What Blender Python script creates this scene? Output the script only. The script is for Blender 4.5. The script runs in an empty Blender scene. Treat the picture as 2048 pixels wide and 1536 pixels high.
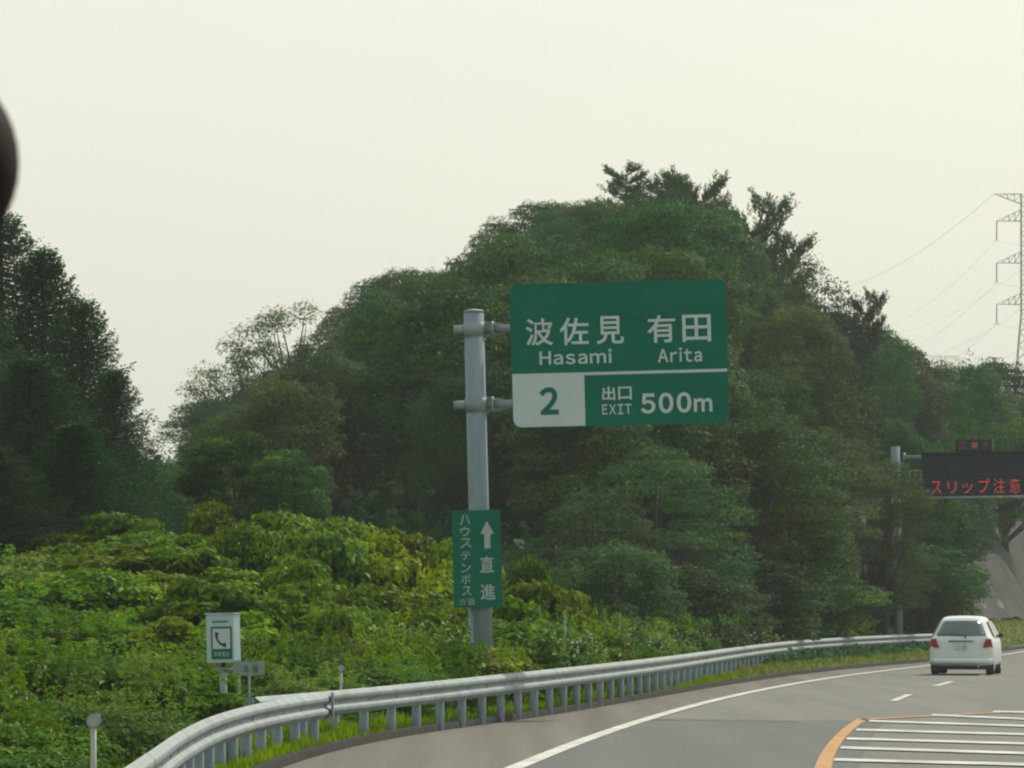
import bpy, math, random
import numpy as np
from mathutils import Vector, Matrix, Euler

rad = math.radians
rng = np.random.default_rng(7)
random.seed(7)
S = bpy.context.scene
COL = S.collection

# ------------------------------------------------------------------ camera
F, V0, HC = 11500.0, 1210.0, 1.85         # focal length in photo pixels, horizon row, eye height
cam = bpy.data.objects.new('camera', bpy.data.cameras.new('camera'))
COL.objects.link(cam)
cam.location = (0, 0, HC)
cam.rotation_euler = (rad(90), 0, 0)
cam.data.sensor_width = 36
cam.data.lens = 36 * F / 2048
cam.data.shift_y = (V0 - 768) / 2048
cam.data.clip_start = 0.1
cam.data.clip_end = 9000
cam.data.dof.use_dof = True
cam.data.dof.focus_distance = 105
cam.data.dof.aperture_fstop = 150
S.camera = cam

# ------------------------------------------------------------------ world, sun, exposure
SUN_EL, SUN_AZ = 42.0, 30.0               # azimuth: degrees to the right of the view direction
w = bpy.data.worlds.new('World'); S.world = w; w.use_nodes = True
nt = w.node_tree
bg = nt.nodes['Background']
sky = nt.nodes.new('ShaderNodeTexSky')
sky.sky_type = 'NISHITA'; sky.sun_disc = False
sky.sun_elevation = rad(SUN_EL); sky.sun_rotation = rad(SUN_AZ)
sky.air_density = 1.3; sky.dust_density = 4.0; sky.ozone_density = 1.0
veil = nt.nodes.new('ShaderNodeMix'); veil.data_type = 'RGBA'; veil.inputs[0].default_value = 0.68
veil.inputs[7].default_value = (7.2, 7.6, 6.7, 1)      # thin even cloud veil over the whole sky
nt.links.new(sky.outputs[0], veil.inputs[6])
nt.links.new(veil.outputs[2], bg.inputs[0])
bg.inputs[1].default_value = 0.126

sun = bpy.data.objects.new('sun', bpy.data.lights.new('sun', 'SUN')); COL.objects.link(sun)
sun.data.energy = 3.6; sun.data.angle = rad(1.5); sun.data.color = (1.0, 0.93, 0.80)
_d = Vector((math.sin(rad(SUN_AZ)) * math.cos(rad(SUN_EL)), math.cos(rad(SUN_AZ)) * math.cos(rad(SUN_EL)), math.sin(rad(SUN_EL))))
sun.rotation_euler = _d.to_track_quat('Z', 'Y').to_euler()
sun.location = (30, 60, 60)

S.view_settings.view_transform = 'Standard'; S.view_settings.look = 'None'
S.view_settings.exposure = 0.0; S.view_settings.gamma = 1.0
S.view_settings.use_curve_mapping = False
S.cycles.volume_bounces = 1
S.cycles.volume_step_rate = 4
S.cycles.max_bounces = 6; S.cycles.diffuse_bounces = 3; S.cycles.transmission_bounces = 4
S.cycles.transparent_max_bounces = 4
S.cycles.filter_width = 2.2
HAZE = 0.00019

# ------------------------------------------------------------------ helpers
def tag(o, label=None, cat=None, group=None, kind=None):
    if label: o['label'] = label
    if cat: o['category'] = cat
    if group: o['group'] = group
    if kind: o['kind'] = kind
    return o

def empty(name, loc, rot=(0, 0, 0), scale=(1, 1, 1)):
    o = bpy.data.objects.new(name, None); COL.objects.link(o)
    o.location = loc; o.rotation_euler = rot; o.scale = scale; o.empty_display_size = .2
    return o

def link_mesh(name, me, parent=None):
    o = bpy.data.objects.new(name, me); COL.objects.link(o)
    if parent: o.parent = parent
    return o

class MB:
    """collects simple shapes and links them as one mesh"""
    def __init__(s): s.v = []; s.f = []; s.sm = []
    def add(s, vs, fs, smooth=False):
        b = len(s.v); s.v += [tuple(v) for v in vs]
        s.f += [tuple(b + i for i in f) for f in fs]; s.sm += [smooth] * len(fs); return s
    def box(s, c, d, R=None):
        c = Vector(c); P = []
        for x in (-.5, .5):
            for y in (-.5, .5):
                for z in (-.5, .5):
                    p = Vector((x * d[0], y * d[1], z * d[2]))
                    if R: p = R @ p
                    P.append(c + p)
        return s.add(P, [(0, 1, 3, 2), (4, 6, 7, 5), (0, 4, 5, 1), (2, 3, 7, 6), (0, 2, 6, 4), (1, 5, 7, 3)])
    def tube(s, pts, rs, n=8, cap=True, smooth=True):
        pts = [Vector(p) for p in pts]
        if not hasattr(rs, '__len__'): rs = [rs] * len(pts)
        V = []; fr = None
        for i, p in enumerate(pts):
            t = (pts[min(i + 1, len(pts) - 1)] - pts[max(i - 1, 0)]).normalized()
            if fr is None:
                fr = t.orthogonal().normalized()
            fr = (fr - t * fr.dot(t)).normalized(); b = t.cross(fr)
            for k in range(n):
                a = 2 * math.pi * k / n
                V.append(p + (fr * math.cos(a) + b * math.sin(a)) * rs[i])
        Fs = [(i * n + k, i * n + (k + 1) % n, (i + 1) * n + (k + 1) % n, (i + 1) * n + k) for i in range(len(pts) - 1) for k in range(n)]
        s.add(V, Fs, smooth)
        if cap:
            b = len(s.v) - len(V)
            s.f += [tuple(b + k for k in range(n))[::-1], tuple(b + (len(pts) - 1) * n + k for k in range(n))]; s.sm += [False, False]
        return s
    def poly(s, pts, y0, y1):
        """outline in the xz plane given thickness from y0 (front) to y1"""
        n = len(pts)
        V = [(p[0], y0, p[1]) for p in pts] + [(p[0], y1, p[1]) for p in pts]
        return s.add(V, [tuple(range(n)), tuple(range(2 * n - 1, n - 1, -1))] + [(k, n + k, n + (k + 1) % n, (k + 1) % n) for k in range(n)])
    def mesh(s, name, m):
        me = bpy.data.meshes.new(name); me.from_pydata(s.v, [], s.f)
        me.polygons.foreach_set('use_smooth', s.sm)
        me.materials.append(m); me.update(); return me
    def build(s, name, m, parent=None): return link_mesh(name, s.mesh(name, m), parent)

def rrect(x0, z0, x1, z1, r, n=6, corners=(1, 1, 1, 1)):
    P = []
    for i, (cx, cz, a0) in enumerate(((x0 + r, z0 + r, 180), (x1 - r, z0 + r, 270), (x1 - r, z1 - r, 0), (x0 + r, z1 - r, 90))):
        if not corners[i]:
            P.append(((x0, z0), (x1, z0), (x1, z1), (x0, z1))[i]); continue
        for k in range(n + 1):
            a = rad(a0 + 90 * k / n); P.append((cx + r * math.cos(a), cz + r * math.sin(a)))
    return P

def nodes(m):
    m.use_nodes = True; t = m.node_tree; return t, t.nodes['Principled BSDF']

def mat(name, col, rough=.6, metal=0, var=.15, scale=6., spec=.5, bump=0, col2=None, emit=0, stretch=None, detail=5):
    m = bpy.data.materials.new(name); t, b = nodes(m)
    tc = t.nodes.new('ShaderNodeTexCoord'); n = t.nodes.new('ShaderNodeTexNoise'); n.inputs['Scale'].default_value = scale
    n.inputs['Detail'].default_value = detail
    mp = t.nodes.new('ShaderNodeMapping'); t.links.new(tc.outputs['Object'], mp.inputs[0]); t.links.new(mp.outputs[0], n.inputs['Vector'])
    if stretch: mp.inputs['Scale'].default_value = stretch
    r = t.nodes.new('ShaderNodeValToRGB'); r.color_ramp.elements[0].position = .35; r.color_ramp.elements[1].position = .65
    c2 = col2 if col2 else tuple(c * (1 - var) for c in col)
    r.color_ramp.elements[0].color = (*c2, 1); r.color_ramp.elements[1].color = (*[min(1, c * (1 + (0 if col2 else var))) for c in col], 1)
    t.links.new(n.outputs[0], r.inputs[0]); t.links.new(r.outputs[0], b.inputs['Base Color'])
    b.inputs['Roughness'].default_value = rough; b.inputs['Metallic'].default_value = metal
    b.inputs['Specular IOR Level'].default_value = spec
    if emit:
        t.links.new(r.outputs[0], b.inputs['Emission Color']); b.inputs['Emission Strength'].default_value = emit
    if bump:
        n2 = t.nodes.new('ShaderNodeTexNoise'); n2.inputs['Scale'].default_value = scale * 8; t.links.new(mp.outputs[0], n2.inputs['Vector'])
        bp = t.nodes.new('ShaderNodeBump'); bp.inputs['Strength'].default_value = bump; bp.inputs['Distance'].default_value = .02
        t.links.new(n2.outputs[0], bp.inputs['Height']); t.links.new(bp.outputs[0], b.inputs['Normal'])
    return m

def leaf_mat(name, dark, mid, light, transl=.30, rough=.55):
    m = bpy.data.materials.new(name); t, b = nodes(m)
    at = t.nodes.new('ShaderNodeAttribute'); at.attribute_name = 'tint'
    oi = t.nodes.new('ShaderNodeObjectInfo')
    r = t.nodes.new('ShaderNodeValToRGB'); e = r.color_ramp.elements
    e[0].color = (*dark, 1); e[1].color = (*light, 1); x = e.new(.5); x.color = (*mid, 1)
    t.links.new(at.outputs['Fac'], r.inputs[0])
    hs = t.nodes.new('ShaderNodeHueSaturation'); t.links.new(r.outputs[0], hs.inputs['Color'])
    for k, (lo, hi) in (('Hue', (.475, .52)), ('Value', (.62, 1.35)), ('Saturation', (.98, 1.25))):
        mr = t.nodes.new('ShaderNodeMapRange'); mr.inputs[3].default_value = lo; mr.inputs[4].default_value = hi
        src = oi.outputs['Random']
        if k != 'Value':
            mm = t.nodes.new('ShaderNodeMath'); mm.operation = 'MULTIPLY'; mm.inputs[1].default_value = 7.31 if k == 'Hue' else 3.77
            fr = t.nodes.new('ShaderNodeMath'); fr.operation = 'FRACT'; t.links.new(src, mm.inputs[0]); t.links.new(mm.outputs[0], fr.inputs[0]); src = fr.outputs[0]
        t.links.new(src, mr.inputs[0]); t.links.new(mr.outputs[0], hs.inputs[k])
    t.links.new(hs.outputs[0], b.inputs['Base Color']); b.inputs['Roughness'].default_value = rough
    b.inputs['Specular IOR Level'].default_value = .04
    tr = t.nodes.new('ShaderNodeBsdfTranslucent'); mx = t.nodes.new('ShaderNodeMixShader'); mx.inputs[0].default_value = transl
    t.links.new(hs.outputs[0], tr.inputs[0]); t.links.new(b.outputs[0], mx.inputs[1]); t.links.new(tr.outputs[0], mx.inputs[2])
    t.links.new(mx.outputs[0], t.nodes['Material Output'].inputs['Surface'])
    return m

M = dict(
    galv=mat('galvanised_steel', (.215, .26, .26), .6, .1, .16, 2.5, bump=.1, spec=.3),
    post=mat('grey_post_paint', (.22, .28, .31), .75, 0, .18, 3, spec=.2),
    pole=mat('grey_pole_steel', (.20, .25, .28), .8, 0, .12, 2, spec=.2, stretch=(3, 3, .3)),
    signg=mat('green_sign_sheet', (.003, .128, .080), .6, 0, .10, .9, spec=.08, stretch=(.3, 1, 2.)),
    signw=mat('white_sign_sheet', (.47, .55, .54), .6, 0, .04, 3, spec=.1),
    signold=mat('faded_white_lettering', (.34, .39, .37), .6, 0, .2, 9),
    signback=mat('sign_back_aluminium', (.4, .42, .42), .5, .3, .1, 4),
    boxw=mat('pale_green_white_box', (.36, .48, .47), .5, 0, .06, 4),
    ink=mat('black_print', (.02, .025, .03), .6),
    greenprint=mat('green_print', (.006, .13, .09), .6, spec=.1),
    black=mat('black_led_face', (.022, .034, .038), .8, 0, .12, 2, spec=.1),
    redled=mat('red_led', (.85, .06, .06), .5, 0, .05, 5, emit=.12),
    dimred=mat('dim_red_led', (.22, .04, .05), .5, 0, .1, 5, emit=.04),
    orangeled=mat('orange_led', (.5, .14, .02), .5, 0, .1, 5, emit=.12),
    asphalt=mat('worn_asphalt', (.178, .178, .160), .95, 0, .1, 1.0, bump=.4, spec=.12, col2=(.150, .150, .134), stretch=(1.2, .05, 1), detail=12),
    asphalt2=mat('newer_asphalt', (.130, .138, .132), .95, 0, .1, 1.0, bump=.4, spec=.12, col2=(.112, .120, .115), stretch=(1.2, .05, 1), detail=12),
    shoulder=mat('shoulder_asphalt', (.165, .158, .138), .95, 0, .1, 1.0, bump=.4, spec=.1, col2=(.120, .115, .10), stretch=(1.8, .04, 1), detail=12),
    dark_band=mat('dark_band_grey', (.05, .05, .05), .8),
    kerb=mat('dark_asphalt_kerb', (.045, .045, .040), 1., 0, .25, 5, spec=.05),
    white=mat('white_road_paint', (.62, .62, .57), .8, 0, .1, 1.6, spec=.1, col2=(.38, .38, .345), detail=14),
    orange=mat('orange_road_paint', (.50, .275, .11), .8, 0, .12, 1.6, spec=.1, col2=(.37, .215, .10), detail=14),
    ground=mat('grassy_ground', (.05, .075, .02), .95, 0, .3, .3, col2=(.035, .05, .015)),
    soil=mat('verge_soil', (.075, .10, .028), .95, 0, .3, .8, col2=(.04, .055, .018)),
    rock=mat('shotcrete_slope', (.080, .080, .076), .95, 0, .3, .5, bump=.6, col2=(.050, .052, .048), detail=12, spec=.05),
    farhill=mat('wooded_far_ridge', (.035, .06, .03), .95, 0, .3, .05),
    bark=mat('bark', (.055, .052, .042), .9, 0, .3, 4),
    palebark=mat('pale_bark', (.22, .21, .18), .9, 0, .2, 4),
    tyre=mat('tyre_rubber', (.018, .018, .02), .85),
    rim=mat('wheel_rim', (.45, .46, .47), .4, .7),
    under=mat('underbody_plastic', (.025, .026, .028), .8),
    carwhite=mat('white_car_paint', (.60, .67, .65), .22, 0, .015, 1, spec=.6),
    glass=mat('tinted_car_glass', (.05, .085, .08), .12, 0, .25, 2.5, spec=.8),
    tail=mat('red_tail_lens', (.30, .012, .03), .25, 0, .2, 9),
    plate=mat('number_plate', (.50, .56, .54), .5),
    steelgrey=mat('pylon_steel', (.24, .25, .24), .7, .3),
    wire=mat('aluminium_wire', (.34, .34, .32), .6, .3),
    discw=mat('reflector_disc', (.34, .34, .29), .4),
    dark=mat('dark_brown_leather', (.012, .007, .006), .75, 0, .2, 8, spec=.1),
    sticker=mat('pale_blue_sticker', (.4, .5, .7), .5),
)
L = dict(
    broad=leaf_mat('broadleaf_foliage', (.024, .060, .024), (.044, .100, .034), (.10, .17, .042), .40),
    olive=leaf_mat('olive_foliage', (.034, .064, .024), (.060, .104, .034), (.12, .165, .042), .40),
    cool=leaf_mat('cool_green_foliage', (.024, .062, .028), (.044, .102, .037), (.09, .16, .05), .40),
    pine=leaf_mat('pine_needles', (.028, .062, .022), (.050, .098, .030), (.10, .15, .04), .38),
    cedar=leaf_mat('cedar_foliage', (.017, .056, .022), (.030, .085, .030), (.065, .135, .036), .38),
    bright=leaf_mat('bright_broad_leaves', (.050, .100, .007), (.105, .185, .010), (.24, .33, .022), .42, .5),
    shrub=leaf_mat('roadside_shrub_leaves', (.036, .088, .014), (.085, .175, .024), (.20, .29, .05), .42),
    tipped=leaf_mat('dark_leaves_with_young_tips', (.030, .075, .022), (.048, .115, .024), (.15, .23, .03), .4),
    lime=leaf_mat('lime_green_foliage', (.07, .13, .012), (.11, .19, .018), (.18, .26, .03), .35),
    flower=leaf_mat('pale_flower_clusters', (.30, .29, .17), (.42, .41, .26), (.58, .56, .44), .3),
    grass=leaf_mat('grass_blades', (.055, .11, .014), (.11, .185, .022), (.23, .29, .055), .45),
)

# ------------------------------------------------------------------ photo geometry -> place
def P(u, v, Y): return Vector(((u - 1024) * Y / F, Y, HC - (v - V0) * Y / F))
def G(u, v, z=0.0):
    s = (v - V0) / (HC - z); return (F / s, (u - 1024) / s)     # (Y, X)
def fit(pts, deg, z=0.0):
    q = np.array([G(u, v, z) for u, v in pts]); return np.poly1d(np.polyfit(q[:, 0], q[:, 1], deg))
def curve(pts, z=0.0, sig=7.):
    q = np.array(sorted(G(u, v, z) for u, v in pts)); yy = np.arange(-80, 480, 1.)
    k0 = (q[2, 1] - q[0, 1]) / (q[2, 0] - q[0, 0]); k1 = (q[-1, 1] - q[-3, 1]) / (q[-1, 0] - q[-3, 0])
    x = np.interp(yy, q[:, 0], q[:, 1]); lo, hi = yy < q[0, 0], yy > q[-1, 0]
    x[lo] = q[0, 1] + (yy[lo] - q[0, 0]) * (k0 - (q[0, 0] - yy[lo]) * .0002); x[hi] = q[-1, 1] + (yy[hi] - q[-1, 0]) * (k1 + (yy[hi] - q[-1, 0]) * .0003)
    g_ = np.exp(-.5 * (np.arange(-20, 21) / sig) ** 2); g_ /= g_.sum(); xs_ = np.convolve(np.pad(x, 20, 'reflect', reflect_type='odd'), g_, 'valid')
    return lambda y: float(np.interp(y, yy, xs_))
LINE = curve([(1031,1536),(1102,1505),(1205,1466),(1307,1434),(1409,1405),(1512,1382),(1614,1363),(1716,1348),(1854,1332),(2002,1311),(2048,1303)])
KERB0 = curve([(122,1817),(383,1619),(550,1534),(645,1507),(740,1483),(836,1466),(931,1455),(1100,1432),(1224,1410),(1424,1375),(1574,1352),(1724,1335),(1849,1325)], sig=5.)
def KERB(y):
    a = KERB0(min(y, 185.)); return a if y <= 185 else a + (LINE(y) - LINE(185.))
ZT = .78
RA = [(480,1395),(560,1390),(635,1384),(737,1373),(836,1366),(1000,1349),(1200,1328),(1400,1300),(1563,1284),(1726,1273),(1866,1267)]
_zr = lambda u: .09 * (lambda t: t * t * (3 - 2 * t))(min(1, max(0, (u - 480) / 760)))
_q = np.array([(*G(u, v, .70 + _zr(u)), _zr(u)) for u, v in RA])
_yy = np.arange(60, 240, 1.); _zz = np.convolve(np.pad(np.interp(_yy, _q[:, 0], _q[:, 2]), 8, 'edge'), np.ones(17) / 17, 'valid')
RAILA = np.poly1d(np.polyfit(_q[:, 0], _q[:, 1], 3))
def ZO(y): return float(np.interp(y, _yy, _zz)) - .08
RAILB = fit([(60,1622),(150,1574),(220,1536),(293,1500),(340,1466),(384,1443),(438,1421),(515,1405.6),(559,1398),(635,1387)], 3, .72)

def sm(t): t = min(1, max(0, t)); return t * t * (3 - 2 * t)
SKYL = np.array([(-2000,900),(250,960),(340,900),(380,835),(430,800),(480,775),(560,722),(640,672),(670,615),(700,580),(740,556),(780,545),(850,535),(880,520),(945,505),
                 (962,462),(985,445),(1040,412),(1060,396),(1150,398),(1210,405),(1290,385),(1420,388),(1452,415),(1480,485),(1540,560),(1640,598),
                 (1700,630),(1770,680),(1850,720),(1900,730),(1980,715),(2048,770),(2300,800),(3200,900)], float)
def skyv(u): return float(np.interp(u, SKYL[:, 0], SKYL[:, 1]))
def terr(x, y):
    d = KERB(y) - x
    if d <= 0: return -.03
    z = .05 + .10 * sm(d / 1.2)
    u = 1024 + F * x / y
    z += 2.0 * sm((y - 90) / 30) * sm((d - 3.5) / 4.5) * sm((1350 - u) / 300 if y < 135 else 1) * sm((u + 500) / 500)
    if y > 140:
        top = HC + (V0 - skyv(u) - 10) * 300 / F - 5.5
        z += max(0, top - 2) * sm((y - 140) / 155) * sm((d - 3) / 9) * (1 - sm((y - 330) / 80))
    if y > 232:
        cut = .15 + .9 * sm(d / 3) + 8 * min(1, max(0, d - 3) / 5.5)
        z = z * (1 - sm((y - 232) / 16)) + max(min(z, cut), cut * (1 - sm((d - 14) / 8))) * sm((y - 232) / 16) if d < 22 else z
    return z

def strip(name, f0, f1, z, m, ys, kind=None, parent=None):
    mb = MB(); V = []
    for y in ys: V += [(f0(y), y, z), (f1(y), y, z)]
    mb.add(V, [(2*i, 2*i+1, 2*i+3, 2*i+2) for i in range(len(ys) - 1)])
    o = mb.build(name, m, parent)
    if kind: o['kind'] = kind
    return o

# ------------------------------------------------------------------ ground, road
g = MB().add([(-2400, -60, -.30), (2400, -60, -.30), (2400, 2400, -.30), (-2400, 2400, -.30)], [(0, 1, 2, 3)]).build('ground', M['ground'])
g['kind'] = 'structure'
ys = list(np.arange(-30, 420, 3.))
strip('road', lambda y: KERB(y), lambda y: LINE(y) + 18, 0, M['asphalt'], ys, 'structure')
strip('road_shoulder', lambda y: KERB(y) + .02, lambda y: LINE(y) + .02, .004, M['shoulder'], ys, 'structure')
# terrain left of the kerb
ds = np.concatenate([[0, .3, .8, 1.5, 2.3, 3, 4, 5, 6, 7, 8.5, 10, 12], np.arange(14, 130, 3.)])
ty = list(np.arange(-30, 420, 3.))
V = []; Fc = []
for y in ty:
    for d in ds:
        x = KERB(y) - d; V.append((x, y, terr(x, y) + (.0 if d == 0 else float(rng.normal(0, .02 if d < 20 else .15)))))
nd = len(ds)
Fc = [(i*nd+j, i*nd+j+1, (i+1)*nd+j+1, (i+1)*nd+j) for i in range(len(ty)-1) for j in range(nd-1)]
tag(MB().add(V, Fc, True).build('hillside', M['soil']), kind='structure')
# kerb: low extruded asphalt kerb
def sweep(mb, fx, ys_, prof, z0=0, smooth=True, side=1):
    """prof: list of (offset towards the road, z)"""
    V = []
    for y in ys_:
        e = .5; t = Vector((fx(y + e) - fx(y - e), 2 * e, 0)).normalized(); n = Vector((t.y, -t.x, 0)) * side
        for o_, z_ in prof: V.append((fx(y) + n.x * o_, y + n.y * o_, (z0(y) if callable(z0) else z0) + z_))
    k = len(prof)
    return mb.add(V, [(i*k+j, i*k+j+1, (i+1)*k+j+1, (i+1)*k+j) for i in range(len(ys_)-1) for j in range(k-1)], smooth)
kp = [(.0, -.05), (-.02, .09), (-.04, .11), (-.10, .11), (-.13, .08), (-.14, -.05)]
for a, b in ((-20, 330),):
    o = sweep(MB(), lambda y: KERB(y) + .02, list(np.arange(a, b, 2.)) + [b], kp).build('kerb', M['kerb']); tag(o, kind='structure')
# cut slope of sprayed concrete beyond the hill foot
V = []; yy = list(np.arange(248, 360, 2.)); dd = list(np.linspace(2.9, 9.5, 12))
for y in yy:
    for d in dd:
        cut = .15 + .9 + 8 * min(1, max(0, d - 3) / 5.5) + .12
        V.append((KERB(y) - d + float(rng.normal(0, .05)), y, cut * sm((y - 236) / 14) + float(rng.normal(0, .06))))
k = len(dd)
o = MB().add(V, [(i*k+j, i*k+j+1, (i+1)*k+j+1, (i+1)*k+j) for i in range(len(yy)-1) for j in range(k-1)], True).build('cut_slope', M['rock'])
tag(o, kind='structure')

def paint(name, quad_pts, m, z):
    mb = MB(); mb.add([(x, y, z) for x, y in quad_pts], [tuple(range(len(quad_pts)))]); o = mb.build(name, m); o['kind'] = 'structure'; return o
# newer asphalt of the near lane, a flat dark grey band laid across its far end
OUTER = fit([(1629,1536),(1665,1479),(1690,1455),(1716,1438)], 2)
INNER = fit([(1663,1536),(1683,1490),(1706,1459),(1737,1439)], 2)
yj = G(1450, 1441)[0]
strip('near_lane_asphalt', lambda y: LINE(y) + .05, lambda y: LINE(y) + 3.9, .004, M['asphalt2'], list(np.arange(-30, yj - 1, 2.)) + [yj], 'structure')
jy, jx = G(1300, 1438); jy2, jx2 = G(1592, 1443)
paint('dark_cross_band', [(jx, jy - .9), (jx2, jy2 - .5), (jx2, jy2 + .35), (jx, jy + .7)], M['dark_band'], .008)
strip('edge_line', lambda y: LINE(y) - .10, lambda y: LINE(y) + .12, .012, M['white'], ys, 'structure')
for n in range(-3, 12):
    y0 = 110.3 + 20 * n
    if y0 < 100: continue
    yl = list(np.linspace(y0, y0 + 8, 5))
    strip('lane_dash', lambda y: LINE(y) + 3.42, lambda y: LINE(y) + 3.58, .012, M['white'], yl, 'structure')
# buffer zone: orange border and white bars
yt = G(1737, 1439)[0]
strip('orange_border', lambda y: OUTER(y), lambda y: INNER(y), .012, M['orange'], list(np.linspace(50, yt - 3, 20)) + [yt], 'structure')
q = [G(u, v) for u, v in ((1722,1439.5),(1860,1432),(2013,1424.5),(2300,1411),(2300,1412.6),(2013,1426.2),(1860,1434),(1722,1441.5))]
paint('orange_border', [(b, a) for a, b in q], M['orange'], .012)
for (ua, va, ub, vb, th) in ((1985,1424.5,2048,1426,3.6),(1862,1431.5,2048,1439.5,4),(1737,1443.5,2048,1453.5,4.5),(1711,1461,2048,1470.5,5),(1692,1479,2048,1489,5.4),(1679,1497,2048,1508.5,6),(1667,1521.5,2048,1531,6.6),(1650,1548,2048,1562,7.5)):
    k = 1.9; ub2, vb2 = ua + (ub - ua) * k, va + (vb - va) * k
    q = [G(ua + 3, va - th*.4), G(ub2, vb2 - th*.4), G(ub2, vb2 + th*.4), G(ua, va + th*.4)]
    paint('zebra_bar', [(b, a) for a, b in q], M['white'], .016)

# ------------------------------------------------------------------ guardrails
WP = [(0, 0), (.006, .012), (.055, .050), (.060, .060), (.060, .098), (.054, .110), (.006, .142), (.002, .152), (.002, .168), (.006, .178), (.054, .210), (.060, .222), (.060, .260), (.055, .270), (.006, .308), (0, .32)]
WPR = WP + [(a - .005, b) for a, b in WP[::-1]]
ptube = MB(); ptube.tube([(0, 0, -.3), (0, 0, .66)], .065, 12); PM = ptube.mesh('post', M['post'])
def guardrail(fx, ya, yb, label, zo):
    root = empty('guardrail', (fx(ya), ya, 0)); tag(root, label, 'guardrail')
    y = ya; i = 0
    while y < yb - .5:
        y2 = min(y + 4, yb); o_ = .003 * (i % 2)
        yl = list(np.linspace(y - (.12 if i else 0), y2 + .12, 5))
        b = sweep(MB(), fx, yl, [(a + .075 + o_, c) for a, c in WPR], lambda q: ZT - .32 + zo(q))
        ob = b.build('beam_panel', M['galv'], root); ob.matrix_parent_inverse = Matrix.Translation(root.location).inverted()
        y = y2; i += 1
    y = ya + 1.0
    while y < yb:
        p = link_mesh('post', PM, root); p.location = (fx(y) - fx(ya), y - ya, zo(y))
        y += 2.0
    bl = MB()
    y = ya + 1.0
    while y < yb:
        x = fx(y); bl.box((x + .07, y, ZT - .16 + zo(y)), (.03, .10, .12)); y += 2
    o = bl.build('bracket', M['post'], root); o.matrix_parent_inverse = Matrix.Translation(root.location).inverted(); o['kind'] = 'stuff'
    return root
ga = guardrail(lambda y: float(RAILA(y)), 71.5, 222, 'long galvanised guardrail curving away past the sign pole to the white car', ZO)
gb = guardrail(lambda y: float(RAILB(y)), 32, 73.6, 'nearer guardrail run at the lower left, its end overlapping in front of the long one', lambda y: -.06)
# end plate of the near run
e = MB(); y = 73.65; x = float(RAILB(y))
e.box((x + .155, y - .05, ZT - .22), (.03, .22, .345)); o = e.build('end_plate', M['galv'], gb); o.matrix_parent_inverse = Matrix.Translation(gb.location).inverted()
# scroll end of the long run
e = MB(); y = 71.4; x = float(RAILA(y)); pts = [(x + .03 + .05 * math.cos(a), y - .06 * math.sin(a) , 0) for a in np.linspace(0, math.pi, 8)]
V = []
for p in pts: V += [(p[0], p[1], ZT - .41), (p[0], p[1], ZT - .08)]
e.add(V, [(2*i, 2*i+1, 2*i+3, 2*i+2) for i in range(7)], True); o = e.build('end_scroll', M['galv'], ga); o.matrix_parent_inverse = Matrix.Translation(ga.location).inverted()

# ------------------------------------------------------------------ lettering
def glyph(txt, x0, z0, x1, z1, y, m, parent, bold=.02, name='lettering', ext=.0):
    c = bpy.data.curves.new('lettering', 'FONT'); c.body = txt; c.offset = bold; c.space_character = 1.12 if len(txt) > 1 and txt.isascii() else 1.0
    c.resolution_u = 4
    o = bpy.data.objects.new('lettering', c); COL.objects.link(o)
    dg = bpy.context.evaluated_depsgraph_get(); me = bpy.data.meshes.new_from_object(o.evaluated_get(dg))
    bpy.data.objects.remove(o); bpy.data.curves.remove(c)
    n = len(me.vertices); a = np.empty(n * 3); me.vertices.foreach_get('co', a); a = a.reshape(-1, 3)
    lo, hi = a.min(0), a.max(0); wd = np.maximum(hi - lo, 1e-6)
    b = np.empty_like(a); b[:, 0] = x0 + (a[:, 0] - lo[0]) / wd[0] * (x1 - x0); b[:, 1] = y; b[:, 2] = z0 + (a[:, 1] - lo[1]) / wd[1] * (z1 - z0)
    me.vertices.foreach_set('co', b.ravel()); me.materials.clear(); me.materials.append(m); me.update(); me.name = name
    return link_mesh(name, me, parent)

def word(txt, x0, z0, x1, z1, y, m, parent, bold=.01, gap=.14, name='lettering'):
    """a word set in the wide grotesque letters of the sign, as one flat print"""
    Vs = []; Fs = []; cur = 0.
    for ch in txt:
        c = bpy.data.curves.new('lettering', 'FONT'); c.body = chr(ord(ch) + 0xFEE0); c.offset = bold; c.resolution_u = 4
        o = bpy.data.objects.new('lettering', c); COL.objects.link(o)
        dg = bpy.context.evaluated_depsgraph_get(); me = bpy.data.meshes.new_from_object(o.evaluated_get(dg))
        bpy.data.objects.remove(o); bpy.data.curves.remove(c)
        a = np.array([v.co[:] for v in me.vertices]); b = len(Vs); mn = a[:, 0].min()
        Vs += [(p[0] - mn + cur, p[1]) for p in a]; Fs += [tuple(b + i for i in p.vertices) for p in me.polygons]
        cur += a[:, 0].max() - mn + gap; bpy.data.meshes.remove(me)
    a = np.array(Vs); lo, hi = a.min(0), a.max(0)
    mb = MB(); mb.add([(x0 + (p[0] - lo[0]) / (hi[0] - lo[0]) * (x1 - x0), y, z0 + (p[1] - lo[1]) / (hi[1] - lo[1]) * (z1 - z0)) for p in a], Fs)
    return mb.build(name, m, parent)

class Frame:
    """local axes of a sign: photo pixel -> (x, z) on the sign, turned by its lean"""
    def __init__(s, ub, vb, sc, lean): s.ub, s.vb, s.sc, s.a = ub, vb, sc, rad(lean)
    def __call__(s, u, v):
        dx, dz = (u - s.ub) / s.sc, (s.vb - v) / s.sc; c, n = math.cos(s.a), math.sin(s.a)
        return (dx * c + dz * n, -dx * n + dz * c)      # undo a lean to the left by a
    def rect(s, u0, v0, u1, v1):
        x, z = s((u0 + u1) / 2, (v0 + v1) / 2); w_, h_ = (u1 - u0) / s.sc / 2, (v1 - v0) / s.sc / 2
        return x - w_, z - h_, x + w_, z + h_

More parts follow.
